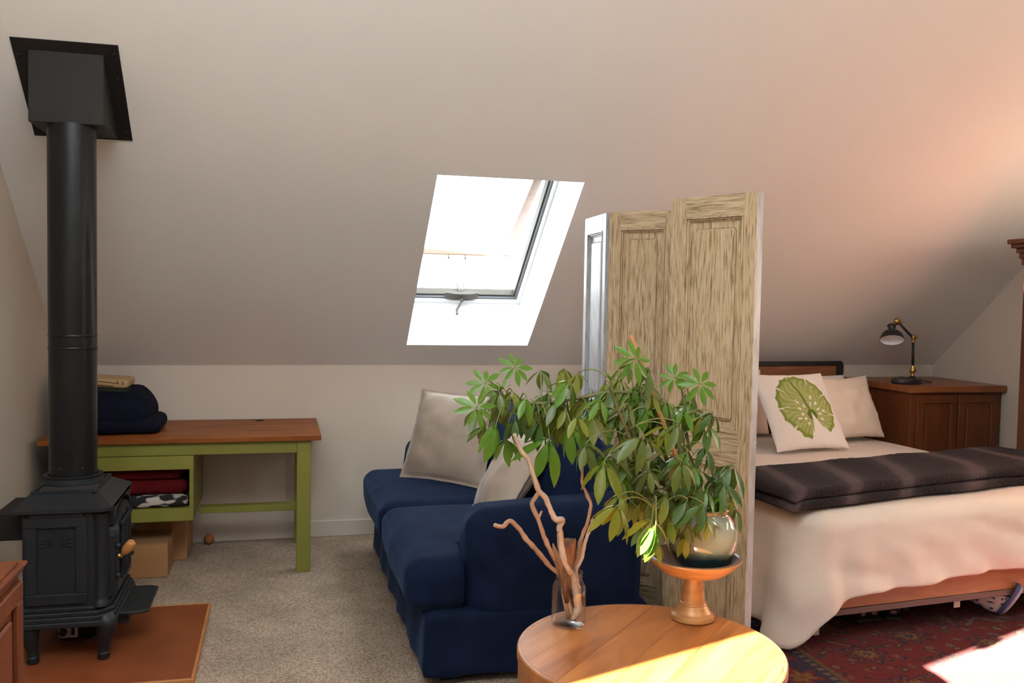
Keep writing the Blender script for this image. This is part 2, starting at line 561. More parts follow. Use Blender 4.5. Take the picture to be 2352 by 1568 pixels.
MT['heel'] = M_('heel_label', (0.30, 0.22, 0.19), (0.2, 0.15, 0.13), 0.7)
MT['sashwood'] = M_('pine_sash', (0.20, 0.125, 0.08), (0.17, 0.10, 0.062), 0.45, scale=4, stretch=(1, 6, 6))
MT['clad'] = M_('grey_cladding', (0.13, 0.14, 0.15), (0.12, 0.13, 0.14), 0.5)
MT['gasket'] = M_('grey_gasket', (0.075, 0.066, 0.048), (0.065, 0.058, 0.043), 0.6)
MT['crank'] = M_('zinc_crank', (0.11, 0.10, 0.085), (0.10, 0.09, 0.075), 0.45)
MT['operator'] = M_('bronze_operator', (0.065, 0.055, 0.04), (0.055, 0.046, 0.034), 0.45)
MT['orange'] = M_('orange_rubber', (0.45, 0.13, 0.03), (0.38, 0.10, 0.025), 0.6)
MT['outlet'] = M_('outlet_plate', (0.62, 0.56, 0.47), (0.6, 0.54, 0.45), 0.4)
MT['redwire'] = M_('cord_grey', (0.10, 0.075, 0.07), (0.08, 0.06, 0.055), 0.5)

# ------------------------------------------------------------------ room shell
XL, XR, YB, ZK = -1.30, 4.97, 6.14, 1.14
TH = math.radians(40.3)
SD = Vector((0, -math.cos(TH), math.sin(TH)))      # up the back slope
SN = Vector((0, math.sin(TH), math.cos(TH)))       # outward normal of the back slope
K0 = Vector((0, YB, ZK))
YR = 2.2
ZR = ZK + (YB - YR) * math.tan(TH)
SL = (YB - YR) / math.cos(TH)                      # slope length
YF = YR - (YB - YR)
SDF = Vector((0, math.cos(TH), math.sin(TH)))
SNF = Vector((0, -math.sin(TH), math.cos(TH)))
KF = Vector((0, YF, ZK))


def slope(x, s, h=0.0):
    return K0 + SD * s + SN * h + Vector((x, 0, 0))


def slope_f(x, s, h=0.0):
    return KF + SDF * s + SNF * h + Vector((x, 0, 0))


struct('floor', nbox((XL - 0.1, YF - 0.1, -0.12), (XR + 0.1, YB + 0.1, 0.0)), MT['carpet'])
struct('wall_back', nbox((XL, YB, 0), (XR, YB + 0.12, ZK)), MT['wall'])
struct('wall_front', nbox((XL, YF - 0.12, 0), (XR, YF, ZK)), MT['wall'])


def slab_with_holes(fn, x0, x1, s0, s1, holes, th):
    """sloped slab between (x0,s0) and (x1,s1) with rectangular holes"""
    bm = bmesh.new()
    xs = sorted({x0, x1, *[h[0] for h in holes], *[h[1] for h in holes]})
    ss = sorted({s0, s1, *[h[2] for h in holes], *[h[3] for h in holes]})
    for i in range(len(xs) - 1):
        for j in range(len(ss) - 1):
            cx, cs = (xs[i] + xs[i + 1]) / 2, (ss[j] + ss[j + 1]) / 2
            if any(h[0] < cx < h[1] and h[2] < cs < h[3] for h in holes):
                continue
            t = bmesh.new()
            a = [fn(xs[i], ss[j], 0), fn(xs[i + 1], ss[j], 0), fn(xs[i + 1], ss[j + 1], 0), fn(xs[i], ss[j + 1], 0)]
            b = [fn(xs[i], ss[j], th), fn(xs[i + 1], ss[j], th), fn(xs[i + 1], ss[j + 1], th), fn(xs[i], ss[j + 1], th)]
            A = [t.verts.new(p) for p in a]
            B = [t.verts.new(p) for p in b]
            t.faces.new(A)
            t.faces.new(B[::-1])
            for k in range(4):
                t.faces.new((A[k], B[k], B[(k + 1) % 4], A[(k + 1) % 4]))
            merge(bm, t)
    bmesh.ops.remove_doubles(bm, verts=bm.verts[:], dist=1e-5)
    # drop the faces doubled between neighbouring blocks
    seen = {}
    for f in bm.faces[:]:
        key = tuple(sorted(v.index for v in f.verts))
    bm.verts.index_update()
    dead = []
    for f in bm.faces:
        key = tuple(sorted(v.index for v in f.verts))
        if key in seen:
            dead += [f, seen[key]]
        seen[key] = f
    if dead:
        bmesh.ops.delete(bm, geom=list(set(dead)), context='FACES_ONLY')
    bmesh.ops.recalc_face_normals(bm, faces=bm.faces[:])
    return bm


WX0, WX1, WS0, WS1, WD = 0.805, 1.625, 0.224, 1.71, 0.40
struct('ceiling', slab_with_holes(slope, XL, XR, 0, SL, [(WX0 - .003, WX1 + .003, WS0 - .003, WS1 + .003)], 0.12), MT['ceil'])
FILL_SKYLIGHTS = [(-1.15, 1.0, 2.9, 4.4), (2.3, 2.75, 2.3, 3.5)]  # unseen skylights, added and sized to brighten the ceiling and bed
struct('ceiling', slab_with_holes(slope_f, XL, XR, 0, SL, FILL_SKYLIGHTS, 0.12), MT['ceil'])

# gable walls, the left with an unseen added trapezoid window shaped for the sun patches
LW = [(0.15, 1.30), (1.235, 1.30), (0.63, 2.45), (0.15, 2.45)]
def gable(x0, x1, hole):
    bm = bmesh.new()
    outer = [(YF, 0), (YB, 0), (YB, ZK), (YR, ZR), (YF, ZK)]
    if not hole:
        prism(bm, outer, lambda u, v, h: Vector((h, u, v)), x0, x1)
        return bm
    a, b, c, d = hole
    quads = [[(YF, 0), (YB, 0), b, a], [(YB, 0), (YB, ZK), c, b], [(YB, ZK), (YR, ZR), c], [(YR, ZR), d, c],
             [(YR, ZR), (YF, ZK), d], [(YF, ZK), (YF, 0), a, d]]
    for q in quads:
        prism(bm, q, lambda u, v, h: Vector((h, u, v)), x0, x1)
    bmesh.ops.remove_doubles(bm, verts=bm.verts[:], dist=1e-5)
    return bm
struct('wall_left', gable(XL - 0.12, XL, LW), MT['wall'])
RW = [(-0.4, 0.95), (1.3, 0.95), (1.3, 2.5), (-0.4, 2.5)]
struct('wall_right', gable(XR, XR + 0.12, None), MT['wall'])
struct('baseboard_back', nbox((XL, YB - 0.016, 0), (XR, YB, 0.108), 0.004), MT['trim'])
struct('baseboard_left', nbox((XL, YF, 0), (XL + 0.016, YB - 0.016, 0.108), 0.004), MT['trim'])
struct('baseboard_right', nbox((XR - 0.016, YF, 0), (XR, YB - 0.016, 0.108), 0.004), MT['trim'])


def window_frame_poly(name, poly, x0, x1, w=0.05):
    """added flat window in a gable: one frame bar along every side and a pane"""
    bm = bmesh.new()
    n = len(poly)
    for i in range(n):
        a, b = Vector((*poly[i], 0)), Vector((*poly[(i + 1) % n], 0))
        t = (b - a).normalized()
        nn = Vector((-t.y, t.x, 0))
        q = [a, b, b + nn * w - t * w * 0.3, a + nn * w + t * w * 0.3]
        prism(bm, [(p.x, p.y) for p in q], lambda u, v, h: Vector((h, u, v)), x0, x1)
    fr = struct(name, bm, MT['white'])
    pb = bmesh.new()
    prism(pb, poly, lambda u, v, h: Vector((h, u, v)), (x0 + x1) / 2 - 0.003, (x0 + x1) / 2 + 0.003)
    struct('pane', pb, MT['pane'], parent=fr)
window_frame_poly('window_2', LW, XL - 0.09, XL - 0.04, 0.012)  # unseen window, added and cropped to shape the sun beam
for i, (a, b, c, d) in enumerate(FILL_SKYLIGHTS):
    bm = bmesh.new()
    for q in ((a, c, b, c + .05), (a, d - .05, b, d), (a, c + .05, a + .05, d - .05), (b - .05, c + .05, b, d - .05)):
        prism(bm, [(q[0], q[1]), (q[2], q[1]), (q[2], q[3]), (q[0], q[3])], lambda u, v, h: slope_f(u, v, h), 0.05, 0.11)
    w = struct('window_%d' % (3 + i), bm, MT['white'])  # added skylight behind the camera, there for its light
    pb = bmesh.new()
    prism(pb, [(a, c), (b, c), (b, d), (a, d)], lambda u, v, h: slope_f(u, v, h), 0.078, 0.084)
    struct('pane', pb, MT['pane'], parent=w)
    portal(slope_f((a + b) / 2, (c + d) / 2, 0.14), -SNF, b - a, d - c)
portal((XL - 0.14, 0.69, 1.88), (1, 0, 0), 1.15, 1.22)
portal(slope((WX0 + WX1) / 2, (WS0 + WS1) / 2, 0.75), -SN, 1.3, 2.0)

# skylight over the sofa: plastered well, fixed frame, open sash, crank operator
bm = bmesh.new()
for q in ((WX0 - .03, WS0 - .03, WX1 + .03, WS0), (WX0 - .03, WS1, WX1 + .03, WS1 + .03), (WX0 - .03, WS0, WX0, WS1), (WX1, WS0, WX1 + .03, WS1)):
    prism(bm, [(q[0], q[1]), (q[2], q[1]), (q[2], q[3]), (q[0], q[3])], slope, 0.0005, WD + .06)
struct('trim_1', bm, MT['well'])
win = None
def ring(x0, x1, s0, s1, w, h0, h1, fn=slope, bev=0.0):
    b = bmesh.new()
    for q in ((x0, s0, x1, s0 + w), (x0, s1 - w, x1, s1), (x0, s0 + w, x0 + w, s1 - w), (x1 - w, s0 + w, x1, s1 - w)):
        prism(b, [(q[0], q[1]), (q[2], q[1]), (q[2], q[3]), (q[0], q[3])], fn, h0, h1, bev)
    return b
win = struct('window_1', ring(WX0, WX1, WS0, WS1, 0.022, WD - 0.035, WD + 0.06), MT['white'])
struct('frame_step', ring(WX0 + .022, WX1 - .022, WS0 + .022, WS1 - .022, 0.014, WD - 0.012, WD + 0.06), MT['clad'], parent=win)
struct('gasket', ring(WX0 + .036, WX1 - .036, WS0 + .036, WS1 - .036, 0.013, WD + 0.004, WD + 0.055), MT['gasket'], parent=win)
PHI = math.radians(12.3)
HS = WS1 - 0.05
def sash_fn(u, v, h):
    # v runs down from the hinge at the top, h is the sash's own thickness
    return slope(u, HS - v * math.cos(PHI) - h * math.sin(PHI) * -1, WD + 0.02 + v * math.sin(PHI) + h * math.cos(PHI))
sb = bmesh.new()
sx0, sx1, sl, sw = WX0 + 0.045, WX1 - 0.045, 1.41, 0.062
def sash_rail(q, nm, m):
    b = bmesh.new()
    prism(b, [(q[0], q[1]), (q[2], q[1]), (q[2], q[3]), (q[0], q[3])], sash_fn, 0.0, 0.05, 0.004)
    return struct(nm, b, m, parent=win)
sash_rail((sx0, 0, sx1, sw), 'sash_rail', MT['sashwood'])
sash_rail((sx0, sl - sw, sx1, sl), 'sash_rail', MT['sashwood'])
sash_rail((sx0, sw, sx0 + sw, sl - sw), 'sash_stile', MT['sashwood'])
sash_rail((sx1 - sw, sw, sx1, sl - sw), 'sash_stile', MT['sashwood'])
pb = bmesh.new()
prism(pb, [(sx0 + sw, sw), (sx1 - sw, sw), (sx1 - sw, sl - sw), (sx0 + sw, sl - sw)], sash_fn, 0.024, 0.030)
struct('pane', pb, MT['pane'], parent=win)
ob = bmesh.new()
xc = 1.205
prism(ob, [(xc - .115, 0), (xc + .115, 0), (xc + .115, .018), (xc + .05, .030), (xc - .05, .030), (xc - .115, .018)],
      lambda u, v, h: slope(u, WS0 + 0.036 + h, WD - 0.006 - v), 0.0, 0.055, 0.003)
ob2 = struct('crank_operator', ob, MT['operator'], parent=win)
cb = bmesh.new()
p0 = slope(xc + 0.0, WS0 + 0.05, WD - 0.035)
tube(cb, [p0 + SN * .02, p0 - SN * .025], 0.012, 12)
tube(cb, [p0 - SN * .02, p0 - SN * .03 + Vector((-.035, 0, -.055))], 0.007, 8)
tube(cb, [p0 - SN * .02 + Vector((-.035, .0, -.055)), p0 - SN * .065 + Vector((-.037, 0, -.058))], 0.008, 10)
struct('crank_handle', cb, MT['crank'], parent=ob2)
for dx in (-0.06, 0.06):
    ab = bmesh.new()
    p1 = slope(xc + dx * 0.15, WS0 + 0.06, WD + 0.02)
    p2 = sash_fn(xc + dx, sl - 0.03, -0.004)
    tube(ab, [p1, p1.lerp(p2, .45) + Vector((dx * .2, 0, 0)), p2], 0.0055, 6)
    struct('scissor_arm', ab, MT['crank'], parent=win)

# ------------------------------------------------------------------ rug
def build_rug():
    x0, x1, y0, y1 = 1.98, 4.92, 1.9, 5.2
    nx, ny = 420, 460
    X, Y = np.meshgrid(np.linspace(x0, x1, nx), np.linspace(y0, y1, ny))
    rng = np.random.RandomState(3)
    def lattice(x, y, p, seed):
        ix, iy = np.floor(x / p).astype(int), np.floor(y / p).astype(int)
        h = (ix * 73856093 ^ iy * 19349663 ^ seed * 83492791) & 0xffff
        return ix, iy, h / 65535.0
    C = np.empty(X.shape + (3,))
    red, dred, navy, gold, cream, orange, teal = [np.array(c) for c in (
        (0.19, 0.012, 0.013), (0.09, 0.007, 0.009), (0.015, 0.018, 0.045), (0.24, 0.13, 0.035), (0.26, 0.19, 0.12), (0.24, 0.055, 0.02), (0.035, 0.05, 0.07))]
    C[:] = red
    # distance to rug edge drives the borders
    e = np.minimum(np.minimum(X - x0, x1 - X), np.minimum(Y - y0, y1 - Y))
    wob = 0.006 * np.sin(X * 61 + np.sin(Y * 43)) + 0.006 * np.sin(Y * 57 + np.sin(X * 39))
    # field: rosettes on a half-drop lattice, mirrored about the rug axis
    u = np.abs(X - (x0 + x1) / 2)
    v = Y + 0.17 * (np.floor(u / 0.34).astype(int) % 2)
    cu, cv = (u % 0.34) - 0.17, (v % 0.34) - 0.17
    rr = np.hypot(cu, cv) + wob
    an = np.arctan2(cv, cu)
    pet = 0.075 + 0.022 * np.cos(8 * an)
    C[rr < pet + 0.022] = navy
    C[rr < pet] = orange
    C[(rr < pet - 0.02)] = dred
    C[rr < 0.042 + 0.010 * np.cos(8 * an)] = gold
    C[rr < 0.020] = navy
    C[rr < 0.010] = cream
    # vine scrolls and small palmettes between the rosettes
    vine = np.abs(np.sin(u * 24 + 1.8 * np.sin(v * 18)) * np.cos(v * 21 + 1.5 * np.sin(u * 17)))
    free = rr > 0.115
    C[free & (vine > 0.86)] = navy
    C[free & (vine > 0.94)] = gold
    du, dv = (u % 0.113) - 0.056, ((v + 0.03) % 0.113) - 0.056
    ix, iy, h = lattice(u, v + 0.03, 0.113, 5)
    d2 = np.hypot(du * (1 + h), dv * (2 - h)) + wob * 0.7
    m = free & (d2 < 0.026)
    C[m & (h < .35)] = teal
    C[m & (h >= .35) & (h < .6)] = cream * 0.75
    C[m & (h >= .6)] = gold * 0.8
    C[free & (d2 < 0.011)] = orange
    # medallion
    md = np.hypot((X - 3.45) / 0.75, (Y - 3.45) / 1.0) + 0.03 * np.cos(12 * np.arctan2(Y - 3.45, X - 3.45))
    ring_ = (md > 0.62) & (md < 0.66)
    C[ring_ & free & (vine > .4)] = dred
    inner = md < 0.62
    C[inner & (vine > 0.9)] = cream * 0.8
    # borders
    bord = e < 0.36
    C[bord] = navy * 1.2
    s = np.where((X - x0 < 0.36) | (x1 - X < 0.36), Y, X)
    bs = (s % 0.22) - 0.11
    be = e - 0.19
    rb = np.hypot(bs, be) + wob
    ab = np.arctan2(be, bs)
    C[bord & (rb < 0.075 + 0.018 * np.cos(6 * ab))] = red
    C[bord & (rb < 0.045 + 0.012 * np.cos(6 * ab))] = gold
    C[bord & (rb < 0.022)] = orange
    C[(np.abs(e - 0.345) < 0.014)] = gold * 0.7
    C[(np.abs(e - 0.312) < 0.012) & ((s % 0.05) < 0.025)] = cream * 0.7
    C[(np.abs(e - 0.05) < 0.016)] = dred
    C[(np.abs(e - 0.085) < 0.010) & ((s % 0.06) < 0.03)] = gold
    C[e < 0.03] = dred
    # yarn speckle
    C = (0.46 * C + 0.005) * (0.72 + 0.56 * rng.rand(*X.shape))[..., None]
    zz = 0.011 + 0.0012 * rng.rand(*X.shape)
    zz[[0, -1], :] = 0.0005
    zz[:, [0, -1]] = 0.0005
    co = np.stack([X, Y, zz], -1).reshape(-1, 3)
    idx = np.arange(nx * ny).reshape(ny, nx)
    f = np.stack([idx[:-1, :-1], idx[:-1, 1:], idx[1:, 1:], idx[1:, :-1]], -1).reshape(-1, 4)
    me = bpy.data.meshes.new('rug')
    me.vertices.add(len(co))
    me.vertices.foreach_set('co', co.ravel())
    me.loops.add(f.size)
    me.loops.foreach_set('vertex_index', f.ravel())
    me.polygons.add(len(f))
    me.polygons.foreach_set('loop_start', np.arange(0, f.size, 4))
    me.update()
    me.validate()
    at = me.color_attributes.new('print', 'FLOAT_COLOR', 'POINT')
    at.data.foreach_set('color', np.concatenate([C.reshape(-1, 3), np.ones((nx * ny, 1))], 1).ravel())
    me.materials.append(attr_mat('persian_wool', 'print', 0.95, 0.6, 260, 0.004, sheen=0.11, spec=0.0))
    o = bpy.data.objects.new('rug', me)
    COL.objects.link(o)
    tag(o, 'red patterned persian wool rug under the bed, half in sunlight', 'rug')
build_rug()

# ------------------------------------------------------------------ bed
BP, BA = Vector((2.33, 3.67, 0)), math.radians(5.5)
BM = Matrix.Translation(BP) @ Matrix.Rotation(BA, 4, 'Z')
BW, BL = 1.95, 2.15
bed = thing('bed', 'wide platform bed with a wooden foot rail and black metal headboard frame', 'bed', BM @ Vector((BW / 2, BL / 2, 0)))
obj('foot_rail', nbox((0.02, 0.0, 0.185), (BW - .02, 0.03, 0.36), 0.003, BM), MT['railwood'], bed)
obj('rail_trim', nbox((0.02, -0.004, 0.155), (BW - .02, 0.034, 0.185), 0.002, BM), MT['railmetal'], bed, label='dark metal strip under the wooden foot rail')
for x in (0.02, BW - 0.05):
    obj('side_rail', nbox((x, 0.036, 0.16), (x + .03, BL, 0.36), 0.003, BM), MT['railwood'], bed)
for x, y in ((0.06, 0.30), (0.86, 0.30), (BW - .1, 0.30), (0.06, BL - .3), (0.95, BL - .3), (BW - .1, BL - .3)):
    obj('leg', nbox((x, y, 0.013), (x + .04, y + .04, 0.17), 0.002, BM), MT['railmetal'], bed)
obj('slat_base', nbox((0.05, 0.04, 0.17), (BW - .05, BL, 0.20), 0, BM), MT['railmetal'], bed)
obj('mattress', softbox(bmesh.new(), (0.04, 0.04, 0.205), (BW - .04, BL - .04, 0.60), 0.06, 8, M=BM), MT['mattress'], bed, True)
hb = bmesh.new()
box(hb, (-0.03, BL + .005, 1.145), (BW + .0, BL + .04, 1.178), 0.003, BM)
box(hb, (BW - .045, BL + .005, 0.012), (BW - .005, BL + .04, 1.15), 0.003, BM)
box(hb, (-0.03, BL + .005, 0.012), (0.01, BL + .04, 1.15), 0.003, BM)
obj('headboard_frame', hb, MT['black'], bed)
hb = bmesh.new()
hx = BW + 0.055
tube(hb, catmull([BM @ Vector(p) for p in ((BW - .02, BL + .025, 1.161), (BW + .02, BL + .05, 1.161), (hx - .015, BL + .07, 1.158), (hx, BL + .078, 1.14), (hx, BL + .078, 1.0), (hx, BL + .078, .5), (hx, BL + .078, .013))], 4), 0.017, 8)
obj('return_post', hb, MT['black'], bed, True)
obj('headboard_panel', nbox((0.01, BL + .012, 0.42), (BW - .045, BL + .032, 1.145), 0.002, BM), MT['headwood'], bed)

# duvet: top plateau, rounded shoulders and a drop with folds on three sides
def build_duvet():
    top = 0.655
    R = 0.15
    x0, x1, y0, y1 = -0.035, BW + 0.035, -0.05, BL - 0.06
    path = []
    def add(p, n):
        path.append((Vector(p), Vector(n)))
    N1, N2 = 70, 84
    for i in range(N1):
        add((x0, y1 + (y0 + R - y1) * i / (N1 - 1)), (-1, 0))
    for i in range(1, 14):
        a = math.pi + (math.pi / 2) * i / 14
        add((x0 + R + R * math.cos(a), y0 + R + R * math.sin(a)), (math.cos(a), math.sin(a)))
    for i in range(N2):
        add((x0 + R + (x1 - x0 - 2 * R) * i / (N2 - 1), y0), (0, -1))
    for i in range(1, 14):
        a = -math.pi / 2 + (math.pi / 2) * i / 14
        add((x1 - R + R * math.cos(a), y0 + R + R * math.sin(a)), (math.cos(a), math.sin(a)))
    for i in range(N1):
        add((x1, y0 + R + (y1 - y0 - R) * i / (N1 - 1)), (1, 0))
    s = 0
    verts, cols = [], []
    prev = None
    nv_top, nv_round, nv_drop = 14, 8, 26
    for p, n in path:
        if prev:
            s += (p - prev).length
        prev = p
        col = []
        c = Vector(((x0 + x1) / 2, min(max(p.y, y0 + 0.95), y1)))
        rd = 0.085
        # hem height along the perimeter
        wf = max(0.0, -n.y)
        corner = wf * math.exp(-max(0, p.x - x0) / 0.15) + (1 - wf) * math.exp(-(max(0, p.y - y0) / 0.42) ** 2)
        if n.x > 0.3:
            corner = 0.0
        corner = min(1.0, corner)
        if n.y < -0.15:
            hem = 0.315 - 0.03 * math.exp(-((p.x - 0.55) / .3) ** 2)
        else:
            hem = 0.20
        hem = hem * (1 - min(1, corner * 1.1)) + 0.045 * min(1, corner * 1.1)
        hem += 0.008 * noise.noise(Vector((s * 7, 0, 3)))
        edge = p - n * rd
        for k in range(nv_top):
            t = k / nv_top
            q = c.lerp(edge, t)
            z = top + 0.012 * (1 - t * t) + 0.006 * noise.noise(Vector((q.x * 2.2, q.y * 2.2, 1.0)))
            col.append((q.x, q.y, z))
        for k in range(nv_round):
            a = (math.pi / 2) * k / nv_round
            q = edge + n * (rd * math.sin(a))
            z = top - rd + rd * math.cos(a)
            col.append((q.x, q.y, z + 0.006 * noise.noise(Vector((q.x * 2.2, q.y * 2.2, 1.0)))))
        for k in range(nv_drop + 1):
            t = k / nv_drop
            z = (top - rd) * (1 - t) + hem * t
            flare = 0.018 * t + (0.02 + 0.09 * (1 - wf)) * corner * t ** 1.3
            big = 0.026 * corner * math.sin(s * 27 - 1.0 - 1.2 * t) * t
            fold = (0.007 + 0.010 * (1 - wf) + 0.012 * corner) * t * (math.sin(s * 19 + 2.2 * noise.noise(Vector((s * 2.0, t, 0)))) + 0.5 * math.sin(s * 43))
            pucker = 0.026 * noise.noise(Vector((s * 5 - t * 1.5, t * 2.2, 7.0))) * (0.3 + t)
            q = p + n * (flare + fold + pucker + big)
            col.append((q.x, q.y, max(z, 0.02)))
        # turned hem for thickness
        lx, ly, lz = col[-1]
        col.append((lx - n.x * 0.016, ly - n.y * 0.016, max(lz - 0.010, 0.014)))
        col.append((lx - n.x * 0.034, ly - n.y * 0.034, lz + 0.012))
        col.append((lx - n.x * 0.036, ly - n.y * 0.036, lz + 0.08))
        cols.append(col)
    nv = len(cols[0])
    V = [BM @ Vector(p) for col in cols for p in col]
    F = []
    for i in range(len(cols) - 1):
        for k in range(nv - 1):
            a = i * nv + k
            F.append((a, a + 1, a + nv + 1, a + nv))
    bm = bmesh.new()
    vs = [bm.verts.new(v) for v in V]
    for f in F:
        try:
            bm.faces.new([vs[i] for i in f])
        except ValueError:
            pass
    # fill the middle strip between the left and right spine lines
    L = [vs[i * nv] for i in range(len(cols))]
    bmesh.ops.remove_doubles(bm, verts=bm.verts[:], dist=1e-4)
    bound = [e for e in bm.edges if e.is_boundary and all(v.co.z > 0.6 for v in e.verts)]
    bmesh.ops.holes_fill(bm, edges=bound, sides=0)
    bmesh.ops.recalc_face_normals(bm, faces=bm.faces[:])
    o = obj('duvet', bm, MT['duvet'], None, True, at=BM @ Vector((BW / 2, BL / 2, 0.3)))
    tag(o, 'cream textured duvet draped over the bed to the floor', 'duvet')
    t = nbox((0.055, -0.215, 0.03), (0.085, -0.210, 0.09), 0, BM)
    return o
duvet = build_duvet()
tb = bmesh.new()
p = Vector((2.455, 3.775, 0))
box(tb, (p.x, p.y, 0.035), (p.x + .03, p.y + .003, 0.085))
# small white care tag sewn to the corner hem
obj('care_tag', tb, MT['paper'], duvet, label='small pale care tag at the duvet hem')

# faux fur throw: two folded layers
def build_throw():
    t = thing('fur_throw', 'dark brown banded faux fur throw folded across the foot of the bed', 'throw', BM @ Vector((BW / 2, 0.35, 0.66)))
    def layer(z0, z1, ya, yb, seed, name):
        nx, ny, nr = 150, 34, 6
        top, bot = [], []
        xa, xb = -0.09, BW + 0.09
        V, F = [], []
        prof = []
        r = (z1 - z0) / 2
        for k in range(ny):
            prof.append((ya + r + (yb - ya - 2 * r) * k / (ny - 1), z1, 1))
        for k in range(1, nr + 1):
            a = math.pi / 2 - math.pi * k / (nr + 1)
            prof.append((yb - r + r * math.cos(a), (z0 + z1) / 2 + r * math.sin(a), .5))
        for k in range(ny):
            prof.append((yb - r - (yb - ya - 2 * r) * k / (ny - 1), z0, 0))
        for k in range(1, nr + 1):
            a = -math.pi / 2 - math.pi * k / (nr + 1)
            prof.append((ya + r + r * math.cos(a), (z0 + z1) / 2 + r * math.sin(a), .5))
        m = len(prof)
        for i in range(nx):
            x = xa + (xb - xa) * i / (nx - 1)
            endt = min(1, min(x - xa, xb - x) / 0.03)
            sq = math.sqrt(max(0, 1 - (1 - endt) ** 2)) * 0.9 + 0.1
            for y, z, w in prof:
                yy = y + 0.03 * noise.noise(Vector((x * 2.3, seed, 0))) * (1.0 if y < (ya + yb) / 2 else 0.6) + 0.118 * x
                zz = (z0 + z1) / 2 + (z - (z0 + z1) / 2) * sq
                if w > 0:
                    zz += w * (0.008 * noise.noise(Vector((x * 4.2 + y * 1.6, y * 2.5, seed))) + 0.003 * noise.noise(Vector((x * 30, y * 30, seed))))
                # the front edge eases over the shoulder of the bed
                d = max(0, 0.06 - yy)
                zz -= 0.10 * d * d / 0.1
                dx = max(0, -x) + max(0, x - BW)
                zz -= 0.25 * dx * dx / 0.1
                V.append(BM @ Vector((x, yy, zz)))
        for i in range(nx - 1):
            for k in range(m):
                F.append((i * m + k, i * m + (k + 1) % m, (i + 1) * m + (k + 1) % m, (i + 1) * m + k))
        F.append(tuple(range(m))[::-1])
        F.append(tuple((nx - 1) * m + k for k in range(m)))
        bm = bmesh.new()
        vs = [bm.verts.new(v) for v in V]
        for f in F:
            bm.faces.new([vs[i] for i in f])
        bmesh.ops.recalc_face_normals(bm, faces=bm.faces[:])
        return obj(name, bm, MT['fur'], t, True)
    layer(0.668, 0.712, -0.02, 0.56, 2.0, 'lower_fold')
    layer(0.712, 0.764, -0.012, 0.55, 9.0, 'upper_fold')
build_throw()


def pillow_mesh(w, h, th, n=36, pinch=0.07, flange=0.0, wr=0.006, seed=0.0, p=2.2, sag=0.0):
    """returns (verts as function of uv, faces); front face +Z, local x in [-w/2,w/2], y in [0,h]"""
    V, F = [], []
    def pt(u, v, side):
        fx = 1 - pinch * (1 - v * v) * (u * u) ** .5
        fy = 1 - pinch * (1 - u * u) * (v * v) ** .5
        x, y = u * w / 2 * fx, v * h / 2 * fy
        ui, vi = u, v
        if flange:
            ui, vi = min(1, abs(u) / (1 - flange)), min(1, abs(v) / (1 - flange))
        prof = max(0, (1 - abs(ui) ** p) * (1 - abs(vi) ** p)) ** 0.55
        z = side * th / 2 * prof
        z += side * wr * prof * noise.noise(Vector((u * 2.6 + seed, v * 2.6, side * 3)))
        edge = max(abs(u), abs(v)) ** 6
        z += 0.5 * wr * edge * noise.noise(Vector((u * 6 + seed, v * 6, 5)))
        y -= sag * (1 - u * u) * max(0, v) * h
        return (x, y + h / 2, z)
    for side in (1, -1):
        for j in range(n + 1):
            for i in range(n + 1):
                u, v = -1 + 2 * i / n, -1 + 2 * j / n
                # pack rows near the border
                u, v = math.sin(u * math.pi / 2) * .5 + u * .5, math.sin(v * math.pi / 2) * .5 + v * .5
                V.append(pt(u, v, side))
    K = (n + 1) ** 2
    for j in range(n):
        for i in range(n):
            a = j * (n + 1) + i
            F.append((a, a + 1, a + n + 2, a + n + 1))
            F.append((K + a, K + a + n + 1, K + a + n + 2, K + a + 1))
    return V, F


def frame_from(bl, br, up_hint):
    """matrix with origin mid of bl-br, x along bl->br, y near up_hint, z = front"""
    bl, br = Vector(bl), Vector(br)
    x = (br - bl).normalized()
    y = Vector(up_hint)
    y = (y - x * y.dot(x)).normalized()
    z = x.cross(y)
    o = (bl + br) / 2
    return Matrix(((x.x, y.x, z.x, o.x), (x.y, y.y, z.y, o.y), (x.z, y.z, z.z, o.z), (0, 0, 0, 1)))


def pillow(name, M, w, h, th, mat, label, cat='pillow', group=None, **kw):
    V, F = pillow_mesh(w, h, th, **kw)
    bm = bmesh.new()
    vs = [bm.verts.new(M @ Vector(v)) for v in V]
    for f in F:
        bm.faces.new([vs[i] for i in f])
    bmesh.ops.remove_doubles(bm, verts=bm.verts[:], dist=1e-4)
    bmesh.ops.recalc_face_normals(bm, faces=bm.faces[:])
    o = obj(name, bm, mat, None, True, at=M @ Vector((0, h / 2, 0)))
    tag(o, label, cat, group)
    return o


def bd(x, y, z):
    return BM @ Vector((x, y, z))

